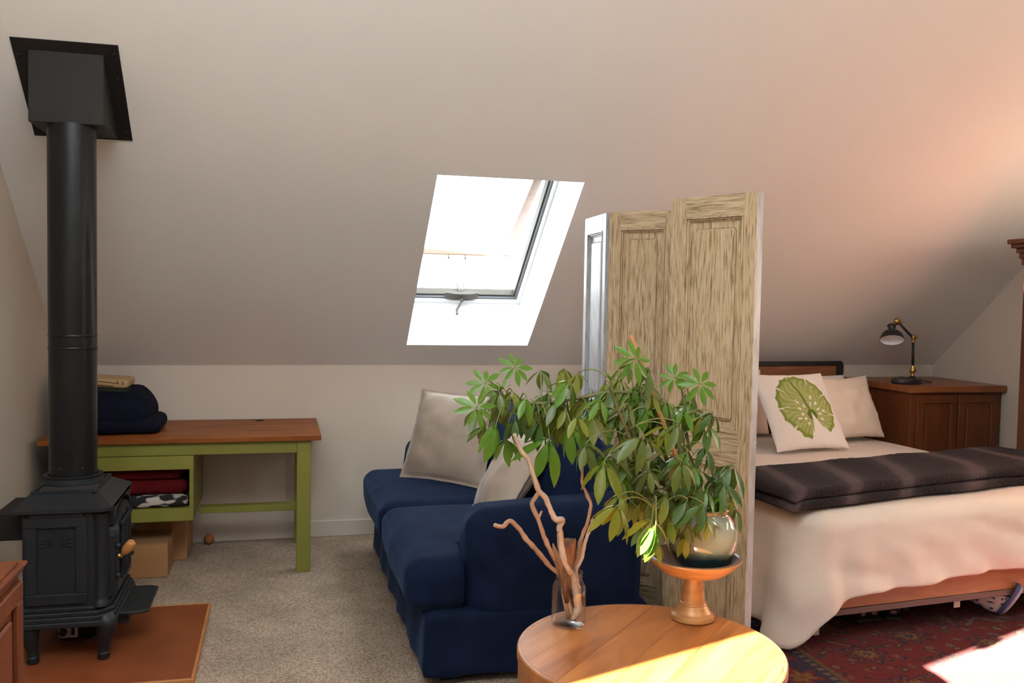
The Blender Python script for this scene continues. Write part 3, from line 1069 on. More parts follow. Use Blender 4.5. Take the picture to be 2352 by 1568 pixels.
# pillows on the bed, back row first
pillow('bed_pillow', frame_from(bd(1.22, 1.90, .69), bd(1.86, 1.90, .69), (0, .35, 1)), 0.66, 0.42, 0.17, MT['whitecotton'], 'white pillow just peeking out behind the plain cream cushion, lit on top', group='sleeping pillows', p=3, pinch=.04)
pillow('bed_pillow', frame_from(bd(0.50, 1.93, .69), bd(1.16, 1.93, .69), (0, .3, 1)), 0.68, 0.46, 0.17, MT['cream'], 'pale cream pillow standing against the headboard behind the leaf cushion', group='sleeping pillows', p=3, pinch=.04)
pillow('cushion', frame_from(bd(1.33, 1.55, .68), bd(1.93, 1.66, .68), (-0.10, .40, 1)), 0.60, 0.46, 0.17, MT['cream'], 'plain cream linen cushion with a pointed corner between the leaf cushion and the cabinet', group='bed cushions', pinch=.10, p=2.2, wr=.03, seed=4)
pillow('cushion', frame_from(bd(0.36, 1.60, .68), bd(0.84, 1.60, .68), (0.0, .42, 1)), 0.50, 0.42, 0.15, MT['cream'], 'cream cushion half hidden between the screen and the leaf cushion', group='bed cushions', pinch=.07, p=2.4, seed=9)


def leaf_print_color(u, v):
    """monstera leaf print on a square, u,v in [-1,1]; returns colour array"""
    bg = np.array((0.83, 0.80, 0.74))
    C = np.tile(bg, u.shape + (1,))
    # leaf frame: axis tilted, the stalk notch points down
    a = math.radians(-14)
    x = (u - 0.02) * math.cos(a) - (v - 0.02) * math.sin(a)
    y = (u - 0.02) * math.sin(a) + (v - 0.02) * math.cos(a)
    y = y / 0.86
    x = x / 0.74
    r = np.hypot(x, y)
    ph = np.arctan2(x, y)                 # 0 at tip (top), +-pi at the notch
    ap = np.abs(ph)
    lobes = 1.0 - 0.05 * np.abs(np.sin(ph * 9)) - 0.10 * (np.abs(np.sin(ph * 4.5)) < 0.10)
    notch = np.clip((ap - 2.72) / 0.42, 0, 1)
    Rm = lobes * (1 - 0.85 * notch)
    inside = r < Rm
    # deep slits from the rim between the lobes
    k = ph * 4.5 / math.pi
    slit = (np.abs(k - np.round(k)) < 0.030 * np.clip((r - 0.62) / 0.3, 0, 1.4)) & (ap > 0.25) & (r > 0.62)
    inside &= ~slit
    # midrib from the notch junction to the tip, side veins fan out
    jx, jy = x, y + 0.28
    jr, jp = np.hypot(jx, jy), np.arctan2(jx, jy)
    vein = np.abs(np.sin(jp * 5.2 + jr * 0.6 * np.sign(jp)))
    shade = 0.5 + 0.5 * np.sin(jp * 31 + 3 * np.sin(jr * 9))
    pale, mid, dark = np.array((0.47, 0.50, 0.20)), np.array((0.21, 0.29, 0.045)), np.array((0.10, 0.165, 0.02))
    t = np.clip(0.55 * shade + 0.45 * (r ** 2) * np.abs(np.sin(jp * 5.2)), 0, 1)[..., None]
    leaf = pale * (1 - t) + mid * t
    leaf = np.where(((r > 0.90 * Rm) | (vein < 0.10))[..., None], mid, leaf)
    leaf = np.where(((jr < 0.16) | ((np.abs(jx) < 0.03) & (jy > 0) & (r < .9)))[..., None], dark, leaf)
    C = np.where(inside[..., None], leaf, C)
    # oval holes beside the midrib
    for q in (-1, 1):
        for i, (hr, ha) in enumerate(((.30, .45), (.42, .95), (.34, 1.35), (.30, 1.8), (.36, 2.25), (.52, .55), (.5, 1.6))):
            hx, hy = q * hr * math.sin(ha), hr * math.cos(ha) - 0.26
            dx, dy = x - hx, y - hy
            ca, sa = math.sin(ha) * q, math.cos(ha)
            al, ac = dx * ca + dy * sa, -dx * sa + dy * ca
            hole = (al / 0.075) ** 2 + (ac / 0.032) ** 2
            C = np.where((hole < 1)[..., None], bg, C)
            C = np.where(((hole >= 1) & (hole < 1.5))[..., None], mid, C)
    return C


def leaf_cushion():
    n = 150
    w, h = 0.57, 0.54
    M = frame_from(bd(0.77, 1.28, .685), bd(1.33, 1.31, .685), (-0.12, .62, 1))
    V, F = pillow_mesh(w, h, 0.15, n=n, pinch=.05, wr=.012, seed=1.5)
    me = bpy.data.meshes.new('leaf_cushion')
    me.from_pydata([M @ Vector(v) for v in V], [], F)
    va = np.array(V)
    C = leaf_print_color(va[:, 0] / (w / 2), (va[:, 1] - h / 2) / (h / 2))
    K = (n + 1) ** 2
    C[K:] = (0.83, 0.80, 0.74)
    at = me.color_attributes.new('print', 'FLOAT_COLOR', 'POINT')
    at.data.foreach_set('color', np.concatenate([C, np.ones((len(C), 1))], 1).ravel())
    me.polygons.foreach_set('use_smooth', [True] * len(me.polygons))
    me.materials.append(attr_mat('printed_cotton', 'print', 0.85, 0.15, 200, 0.002))
    c = M @ Vector((0, h / 2, 0))
    me.transform(Matrix.Translation(-c))
    o = bpy.data.objects.new('cushion', me)
    o.location = c
    COL.objects.link(o)
    tag(o, 'white cushion printed with a big green monstera leaf, on the bed', 'pillow', 'bed cushions')
leaf_cushion()

# ------------------------------------------------------------------ corner cabinet and lamp
cb = thing('cabinet', 'square cherry wood cabinet with a flat top in the corner beside the bed', 'cabinet', (4.57, 5.74, 0))
CX0, CX1, CY0, CY1 = 4.20, 4.94, 5.40, 6.11
obj('carcass', nbox((CX0, CY0, 0.06), (CX1, CY1, 1.005), 0.002), MT['cherry'], cb)
obj('plinth', nbox((CX0 + .02, CY0 + .02, 0), (CX1 - .02, CY1, 0.06)), MT['cherry'], cb)
obj('cabinet_top', nbox((CX0 - .035, CY0 - .035, 1.005), (CX1 + .02, CY1 + .01, 1.05), 0.003), MT['cherrytop'], cb)
for i in range(2):
    a = CX0 + 0.045 + i * 0.335
    d = obj('door', ring(a, a + 0.325, 0.10, 0.985, 0.055, 0, 0.020, lambda u, v, h: Vector((u, CY0 - h, v)), 0.003), MT['cherry'], cb)
    obj('door_panel', nbox((a + .05, CY0 - .008, .15), (a + .275, CY0, .935)), MT['cherry'], d)
    ib = nbox((a + .075, CY0 - .014, .18), (a + .25, CY0 - .006, .905), 0.004)
    obj('raised_field', ib, MT['cherry'], d)

lamp = thing('desk_lamp', 'black jointed desk lamp with brass knuckles on the corner cabinet', 'lamp', (4.27, 5.56, 1.05))
lb = bmesh.new()
lathe(lb, [(0, 0), (.098, 0), (.102, .006), (.102, .026), (.095, .036), (.085, .038), (0, .038)], (4.29, 5.56, 1.05), 40, Matrix.Diagonal((1.1, .75, 1, 1)))
obj('base', lb, MT['black'], lamp, 40)
px_, py_ = 4.335, 5.56
lb = bmesh.new()
lathe(lb, [(.028, .036), (.022, .05), (.013, .055)], (px_, py_, 1.05), 20)
obj('collar', lb, MT['black'], lamp, True)
lb = bmesh.new()
lathe(lb, [(.012, .052), (.015, .062), (.010, .07), (.018, .08), (.022, .095), (.016, .108), (.012, .115), (.014, .125), (.010, .13)], (px_, py_, 1.05), 20)
ball(lb, (px_ + .02, py_, 1.147), 0.012)
obj('brass_knuckle', lb, MT['brass'], lamp, True, label='brass knuckle at the foot of the pole')
lb = bmesh.new()
tube(lb, [(px_, py_, 1.178), (px_ - .004, py_, 1.345)], 0.0095, 12)
obj('pole', lb, MT['black'], lamp, True)
lb = bmesh.new()
lathe(lb, [(.011, 0), (.013, .01), (.010, .016), (.017, .026), (.019, .038), (.014, .05), (0, .054)], (px_ - .004, py_, 1.34), 18)
tube(lb, [(px_ - .02, py_ - .012, 1.378), (px_ + .028, py_ + .012, 1.378)], 0.013, 12)
tube(lb, [(px_ + .028, py_ + .012, 1.378), (px_ + .042, py_ + .018, 1.378)], 0.006, 8)
obj('brass_knuckle', lb, MT['brass'], lamp, True, label='brass knuckle at the elbow')
lb = bmesh.new()
tube(lb, [(px_ - .02, py_, 1.385), (4.215, py_, 1.472)], 0.009, 12)
obj('arm', lb, MT['black'], lamp, True)
lb = bmesh.new()
ball(lb, (4.192, py_, 1.488), 0.026, (1, .8, .95))
tube(lb, [(4.215, py_ - .005, 1.485), (4.232, py_ - .01, 1.482)], 0.006, 8)
tube(lb, [(4.186, py_, 1.475), (4.152, py_, 1.458)], 0.010, 10)
obj('brass_knuckle', lb, MT['brass'], lamp, True, label='brass knuckle above the shade')
SM = Matrix.Translation((4.150, py_, 1.462)) @ Matrix.Rotation(math.radians(15), 4, 'Y') @ Matrix.Rotation(math.radians(-24), 4, 'X') @ Matrix.Scale(0.82, 4)
lb = bmesh.new()
outer = [(.0, .0), (.034, .0), (.037, -.006), (.028, -.03), (.024, -.045), (.034, -.052), (.06, -.066), (.082, -.090), (.094, -.12), (.098, -.142)]
inner = [(.095, -.142), (.091, -.12), (.079, -.092), (.058, -.07), (.03, -.056), (0, -.054)]
lathe(lb, outer + [(.095, -.142)], (0, 0, 0), 40, SM)
sh = obj('lamp_shade', lb, MT['black'], lamp, 50)
lb = bmesh.new()
lathe(lb, inner, (0, 0, 0), 40, SM)
obj('shade_lining', lb, MT['shade_in'], sh, True, label='white inside of the lamp shade')
lb = bmesh.new()
tube(lb, catmull([(4.385, 5.60, 1.062), (4.43, 5.62, 1.054), (4.50, 5.58, 1.0535), (4.56, 5.66, 1.0535), (4.60, 5.85, 1.0535), (4.62, 6.08, 1.0535)], 5), 0.0028, 6)
obj('power_cord', lb, MT['black'], lamp, True)

# ------------------------------------------------------------------ armoire at the right edge
ar = thing('armoire', 'tall dark mahogany armoire with moulded cornice at the edge of the room', 'armoire', (4.69, 4.1, 0))
obj('carcass', nbox((4.43, 3.5, 0.08), (4.95, 4.70, 1.93), 0.003), MT['maho'], ar)
obj('plinth', nbox((4.41, 3.48, 0.012), (4.95, 4.72, 0.09), 0.004), MT['maho'], ar)
kb = bmesh.new()
for i, (e, z0, z1) in enumerate(((.012, 1.86, 1.90), (.022, 1.90, 1.935), (.034, 1.935, 1.965), (.055, 1.965, 1.99), (.07, 1.99, 2.02))):
    box(kb, (4.43 - e, 3.5 - e, z0), (4.952, 4.70 + e, z1), 0.004)
obj('cornice', kb, MT['maho'], ar)
for i in range(2):
    a = 3.53 + i * 0.575
    d = obj('door', ring(a, a + 0.565, 0.14, 1.84, 0.09, 0, 0.022, lambda u, v, h: Vector((4.43 - h, u, v)), 0.004), MT['maho'], ar)
    obj('door_panel', nbox((4.42, a + .08, .22), (4.435, a + .485, 1.76), 0.003), MT['maho'], d)
    kb = bmesh.new()
    ball(kb, (4.388, a + (.53 if i == 0 else .035), 1.0), 0.016)
    tube(kb, [(4.41, a + (.53 if i == 0 else .035), 1.0), (4.39, a + (.53 if i == 0 else .035), 1.0)], .007, 8)
    obj('knob', kb, MT['brass'], d, True)

# ------------------------------------------------------------------ folding screen
def build_screen():
    H, T = 2.05, 0.046
    P = [(1.672, 4.885), (1.648, 4.470), (1.905, 4.190), (1.700, 3.765), (1.888, 3.372)]
    sc = thing('folding_screen', 'four panel folding screen of weathered old doors between the sofa and the bed', 'screen', (1.75, 4.15, 0))
    for i in range(4):
        a, b = Vector((*P[i], 0)), Vector((*P[i + 1], 0))
        t = (b - a).normalized()
        n = Vector((t.y, -t.x, 0))
        if n.dot(Vector((1, 0.2, 0))) > 0 and i != 2:
            n = -n
        if n.dot(Vector((0.0, -1, 0))) < 0 and i in (1, 3):
            n = -n
        a2, b2 = a + t * 0.004, b - t * 0.004
        L = (b2 - a2).length
        def fn(u, v, h, a2=a2, t=t, n=n):
            return a2 + t * u + n * h + Vector((0, 0, v))
        z0 = 0.012
        def bar(u0, u1, v0, v1, h0, h1, bev=.002):
            q = bmesh.new()
            prism(q, [(u0, v0), (u1, v0), (u1, v1), (u0, v1)], fn, h0, h1, bev)
            return q
        org = a2 + t * L / 2 + Vector((0, 0, 0.3 * i))
        core = obj('screen_panel', bar(0.05, L - .05, 0.08, H - .06, -T * .08, T * .08, 0), MT['screenlit' if i == 0 else 'screen'], sc, at=org)  # first panel takes the pale copy, its skylit look painted in
        st = 0.062
        edge_lit = i == 3  # end edge of the last panel: caught light painted as pale wood
        for u0, u1, wh in ((0, st, False), (L - st, L, edge_lit)):
            s = obj('stile', bar(u0, u1, z0, H, -T / 2, T / 2), [MT['screenlit' if i == 0 else 'screen'], MT['screenlit']], core, at=org + Vector((0, 0, .1)))
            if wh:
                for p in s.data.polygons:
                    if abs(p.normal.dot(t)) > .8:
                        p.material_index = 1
        rails = [(z0, 0.16), (0.915, 1.055), (H - .088, H)]
        for v0, v1 in rails:
            obj('rail', bar(st, L - st, v0, v1, -T / 2, T / 2), MT['screenlit' if i == 0 else 'screenh'], core, at=org)
        for v0, v1 in ((0.16, 0.915), (1.055, H - .088)):
            for sgn in (1, -1):
                # stepped moulding round the panel and the raised field inside it
                mb = bmesh.new()
                for e, h in ((0.0, T * .60), (0.007, T * .40), (0.014, T * .20)):
                    w = 0.007
                    for q in ((st + e, v0 + e, L - st - e, v0 + e + w), (st + e, v1 - e - w, L - st - e, v1 - e), (st + e, v0 + e + w, st + e + w, v1 - e - w), (L - st - e - w, v0 + e + w, L - st - e, v1 - e - w)):
                        prism(mb, [(q[0], q[1]), (q[2], q[1]), (q[2], q[3]), (q[0], q[3])], fn, sgn * T * .06, sgn * h, 0.0015)
                obj('moulding', mb, MT['screenlit' if i == 0 else 'screen'], core, at=org)
                fb = bmesh.new()
                q = (st + .046, v0 + .050, L - st - .046, v1 - .050)
                prism(fb, [(q[0], q[1]), (q[2], q[1]), (q[2], q[3]), (q[0], q[3])], fn, sgn * T * .06, sgn * T * .34, 0.009)
                obj('raised_field', fb, MT['screenlit' if i == 0 else 'screen'], core, at=org)
    for i in (1, 2, 3):
        for z in (0.25, 1.8):
            hbm = bmesh.new()
            tube(hbm, [(P[i][0], P[i][1], z), (P[i][0], P[i][1], z + .07)], 0.006, 8)
            obj('hinge', hbm, MT['brass'], sc, True)
build_screen()

# ------------------------------------------------------------------ sofa
def build_sofa():
    s = thing('sofa', 'navy blue slipcovered two seat sofa facing the wood stove', 'sofa', (1.08, 4.7, 0))
    X0, X1, Y0, Y1 = 0.585, 1.56, 3.635, 5.755
    def drape(p, u):
        # cloth hangs in shallow folds towards the floor
        t = max(0, min(1, (0.32 - p.z) / 0.32))
        if abs(u[0]) > .95:
            p.x += u[0] * 0.010 * t * (math.sin(p.y * 16 + 2 * p.z) + 0.6 * math.sin(p.y * 37)) + u[0] * 0.012 * t
        if abs(u[1]) > .95:
            p.y += u[1] * 0.008 * t * (math.sin(p.x * 21) + 0.5 * math.sin(p.x * 47))
        return p
    b = softbox(bmesh.new(), (X0, Y0, 0.03), (X1, Y1, 0.31), 0.035, 30, fn=drape)
    obj('base', b, MT['sofa'], s, True)
    for x in (X0 + .08, X1 - .1):
        for y in (Y0 + .08, Y1 - .1):
            obj('leg', nbox((x, y, 0), (x + .05, y + .05, 0.05)), MT['dark'], s)
    def arm(y0, y1, nm):
        b = bmesh.new()
        def wr(p, u):
            out = u[1] if nm == 'far' else u[1]
            if u[0] < -.9:
                p.x -= 0.012 * noise.noise(p * 9)
            if abs(u[1]) > .9:
                # diagonal tension folds on the side of the slipcover
                g = (p.x - 0.78) * 9 + (p.z - .7) * 12
                w = max(0, 1 - (p.x - .75) / .7) * max(0, min(1, (0.66 - p.z) / .2))
                p.y += u[1] * 0.006 * w * math.sin(g * 3.2 + 1.5 * noise.noise(p * 3))
            if u[2] > 0:
                p.z += 0.05 * (p.x - 0.78)
            return p
        softbox(b, (0.765, y0, 0.03), (1.54, y1, 0.715), 0.085, 30, (0.01, 0.012, 0.0), 0.008, 6, 2.0, wr)
        return obj('arm', b, MT['sofa'], s, True)
    arm(3.655, 3.90, 'near')
    arm(5.52, 5.765, 'far')
    b = softbox(bmesh.new(), (1.33, 3.86, 0.2), (1.57, 5.56, 0.93), 0.09, 20, (0, 0, 0), 0.012, 5, 4.0)
    obj('back', b, MT['sofa'], s, True)
    def seat(y0, y1, tn, seed):
        # T-shaped cushion: wide in front of the arm, narrow behind it
        b = bmesh.new()
        def fn(p, u):
            if tn < 0 and p.x > 0.76:
                lim = 3.905
                p.y = max(p.y, lim + 0.0 * p.z)
            if tn > 0 and p.x > 0.76:
                p.y = min(p.y, 5.515)
            if u[2] > .5:
                p.z -= 0.012 * max(0, (p.x - .9))
            return p
        softbox(b, (0.515, y0, 0.300), (1.30, y1, 0.520), 0.075, 30, (0.02, 0.012, 0.022), 0.010, 5, seed, fn)
        return obj('seat_cushion', b, MT['sofa'], s, True)
    seat(3.66, 4.71, -1, 1.0)
    seat(4.715, 5.76, 1, 5.0)
    for y0, y1, sd in ((3.91, 4.70, 3.0), (4.71, 5.51, 8.0)):
        M = Matrix.Translation((1.28, (y0 + y1) / 2, 0.53)) @ Matrix.Rotation(math.radians(12), 4, 'Y')
        b = softbox(bmesh.new(), (-0.10, -(y1 - y0) / 2, 0.0), (0.10, (y1 - y0) / 2, 0.47), 0.09, 18, (0.05, 0.0, 0.02), 0.016, 5, sd, None, M)
        obj('back_cushion', b, MT['sofa'], s, True)
    return s
build_sofa()
pillow('throw_pillow', frame_from((0.70, 5.36, .535), (1.09, 4.94, .535), (0.36, 0.20, 1)), 0.60, 0.55, 0.17, MT['taupe'], 'taupe velvet throw pillow with a flat edge, upright at the far end of the sofa', 'pillow', 'taupe throw pillows', pinch=.05, flange=.06, wr=.014, seed=2)
pillow('throw_pillow', frame_from((0.94, 4.47, .535), (0.94, 3.97, .535), (0.60, 0.0, 1)), 0.54, 0.50, 0.18, MT['taupe'], 'taupe velvet throw pillow leaning back edge-on behind the near sofa arm', 'pillow', 'taupe throw pillows', pinch=.05, flange=.06, wr=.014, seed=6)

# ------------------------------------------------------------------ desk by the knee wall
def build_desk():
    X0, X1, Y0, Y1, ZT = -1.255, 0.235, 5.33, 6.115, 0.795
    d = thing('desk', 'olive green desk with a brown plank top and an open cubby', 'desk', ((X0 + X1) / 2, 5.72, 0))
    n = 6
    w = (Y1 - Y0) / n
    for i in range(n):
        b = nbox((X0, Y0 + i * w + .0006, ZT - .027), (X1, Y0 + (i + 1) * w - .0006, ZT - 0.0008 * (i % 2)), 0.0015)
        obj('plank', b, MT['desktop'], d, at=((X0 + X1) / 2 + .3 * i, Y0 + i * w, ZT + .17 * i))
    for x in (-1.18, 0.10):
        for y in (Y0 + .03, Y1 - .11):
            obj('leg', nbox((x, y, 0), (x + .08, y + .08, ZT - .028), 0.003), MT['green'], d)
    obj('apron', nbox((-1.10, Y0 + .034, 0.695), (0.10, Y0 + .056, ZT - .028), 0.002), MT['green'], d)
    obj('apron', nbox((-1.10, Y1 - .05, 0.695), (0.10, Y1 - .03, ZT - .028), 0.002), MT['green'], d)
    for x in (-1.16, 0.12):
        obj('apron', nbox((x, Y0 + .11, 0.695), (x + .02, Y1 - .11, ZT - .028), 0.002), MT['green'], d)
    # open cubby under the apron
    c0, c1, y0, y1, z0, z1 = -1.05, -0.462, Y0 + .02, Y1 - .1, 0.328, 0.693
    cub = bmesh.new()
    box(cub, (c0, y0, z0), (c1, y1, z0 + .07), .002)
    box(cub, (c0, y0, z1 - .075), (c1, y1, z1), .002)
    box(cub, (c1 - .022, y0, z0 + .07), (c1, y1, z1 - .075), .002)
    box(cub, (c0, y0, z0 + .07), (c0 + .022, y1, z1 - .075), .002)
    box(cub, (c0 + .022, y1 - .02, z0 + .07), (c1 - .022, y1, z1 - .075))
    obj('cubby', cub, MT['green'], d)
    obj('stretcher', nbox((-0.462, 5.74, 0.275), (0.10, 5.82, 0.315), 0.003), MT['green'], d)
    hb = bmesh.new()
    lathe(hb, [(0, 0), (.026, 0), (.028, .0012), (0, .0012)], (-0.12, 6.02, ZT + .0002), 20)
    obj('cable_hole', hb, MT['slot'], d, label='small dark round hole in the desk top')
    return ZT
ZT = build_desk()

# navy blanket and printed box on it
t = thing('folded_blanket', 'navy fleece blanket folded in a heap on the desk', 'blanket', (-0.88, 5.72, ZT + .001))
def sq(p, u):
    p.z -= 0.035 * max(0, (p.x + .80)) / .1 if p.x > -.80 else 0
    return p
b = softbox(bmesh.new(), (-1.20, 5.50, ZT + .002), (-0.715, 5.98, ZT + .245), 0.105, 18, (0, 0, 0.012), 0.014, 6, 3, sq)
obj('upper_fold', b, MT['navyfleece'], t, True)
b = softbox(bmesh.new(), (-1.18, 5.48, ZT + .001), (-0.655, 5.90, ZT + .088), 0.042, 14, (0, 0, 0), 0.008, 8, 6)
obj('lower_fold', b, MT['navyfleece'], t, True)
t = thing('printed_cushion', 'flat cream item with brown line drawing lying on the navy blanket', 'cushion', (-1.0, 5.72, ZT + .25))
Mc = Matrix.Translation((-1.0, 5.70, ZT + .262)) @ Matrix.Rotation(math.radians(3.5), 4, 'Y')
obj('underside', softbox(bmesh.new(), (-.20, -.14, -.024), (.17, .14, .004), 0.010, 6, M=Mc), M_('dark_green_cloth', (0.012, 0.016, 0.010), None, 0.9), t, True, label='dark underside of the cream item')
cbx = obj('cover', softbox(bmesh.new(), (-.20, -.14, .000), (.165, .14, .052), 0.020, 10, M=Mc), M_('cream_print_cloth', (0.52, 0.35, 0.17), (0.47, 0.31, 0.145), 0.85), t, True)
lbm = bmesh.new()
for q in (((-.18, .040), (.03, .036), (.115, .030)), ((.115, .030), (.105, .046)), ((-.18, .020), (.0, .016), (.09, .013)), ((-.02, .030), (.0, .012)), ((.135, .044), (.14, .03), (.135, .02))):
    tube(lbm, [Mc @ Vector((x, -.1405, z)) for x, z in q], 0.0022, 5)
obj('line_drawing', lbm, M_('brown_ink', (0.07, 0.02, 0.01), None, 0.8), cbx, label='brown drawn lines')

# things in and below the cubby
b = softbox(bmesh.new(), (-1.01, 5.41, 0.465), (-0.50, 5.82, 0.545), 0.036, 14, (0, 0, 0), 0.010, 9, 2)
tag(obj('folded_blanket', b, MT['red'], None, True, at=(-.75, 5.6, .465)), 'dark red folded blanket, lower of the two in the desk cubby', 'blanket', 'red blankets in the desk cubby')
b = softbox(bmesh.new(), (-1.01, 5.42, 0.546), (-0.53, 5.82, 0.612), 0.031, 14, (0, 0, 0), 0.008, 9, 5)
tag(obj('folded_blanket', b, MT['red'], None, True, at=(-.75, 5.6, .546)), 'dark red folded blanket, upper of the two in the desk cubby', 'blanket', 'red blankets in the desk cubby')
def spotted():
    m = M_('black_white_cloth', (0.012, 0.010, 0.012), (0.5, 0.44, 0.38), 0.9, scale=9, ramp=(0.52, 0.56), detail=1, stretch=(1, 1, 2), bump=0.3, bscale=120)
    b = softbox(bmesh.new(), (-1.02, 5.37, 0.400), (-0.495, 5.80, 0.463), 0.028, 14, (0, 0, 0), 0.010, 9, 8)
    tag(obj('folded_cloth', b, m, None, True, at=(-.75, 5.6, .40)), 'black and white patterned cloth under the red blankets in the cubby', 'cloth')
spotted()
def carton(x0, x1, y0, y1, h, lab):
    t = thing('cardboard_box', lab, 'box', ((x0 + x1) / 2, (y0 + y1) / 2, 0), 'cardboard boxes under the desk')
    bm = nbox((x0, y0, 0), (x1, y1, h - .004), 0.004)
    obj('body', bm, MT['card'], t)
    for k in range(2):
        yy0, yy1 = (y0, (y0 + y1) / 2 - .001) if k == 0 else ((y0 + y1) / 2 + .001, y1)
        obj('flap', nbox((x0 + .001, yy0, h - .004), (x1 - .001, yy1, h)), MT['card'], t)
    obj('tape', nbox((x0 - .0006, (y0 + y1) / 2 - .025, h * .7), (x1 + .0006, (y0 + y1) / 2 + .025, h + .0006)), MT['tape'], t)
carton(-0.99, -0.603, 5.40, 5.70, 0.195, 'low brown cardboard box under the cubby, nearest the wood stove')
carton(-0.95, -0.53, 5.735, 6.09, 0.30, 'taller brown cardboard box behind the low one, against the knee wall')
t = thing('ball', 'small orange ball with a blue band beside the baseboard', 'ball', (-0.43, 6.07, 0))
b = bmesh.new()
ball(b, (-0.43, 6.07, 0.033), 0.032, sub=3)
obj('body', b, MT['orange'], t, True)
b = bmesh.new()
MB_ = Matrix.Rotation(math.radians(55), 4, 'X') @ Matrix.Rotation(math.radians(35), 4, 'Y')
lathe(b, [(.0325, -.006), (.0332, 0), (.0325, .006)], (-0.43, 6.07, 0.033), 28, MB_)
obj('band', b, MT['blueband'], t, True, label='blue band around the ball')

# ------------------------------------------------------------------ hearth, stove, pipe
t = thing('hearth_pad', 'low terracotta coloured hearth pad with a wooden edge under the stove', 'hearth', (-0.80, 4.33, 0))
obj('slab', nbox((-1.27, 3.872, 0), (-0.343, 4.805, 0.030)), MT['hearth'], t)
for a, b in (((-1.27, 3.857, 0), (-.33, 3.872, .032)), ((-1.27, 4.805, 0), (-.33, 4.82, .032)), ((-.343, 3.872, 0), (-.33, 4.805, .032))):
    obj('edge_strip', nbox(a, b, 0.002), MT['hearth_edge'], t)

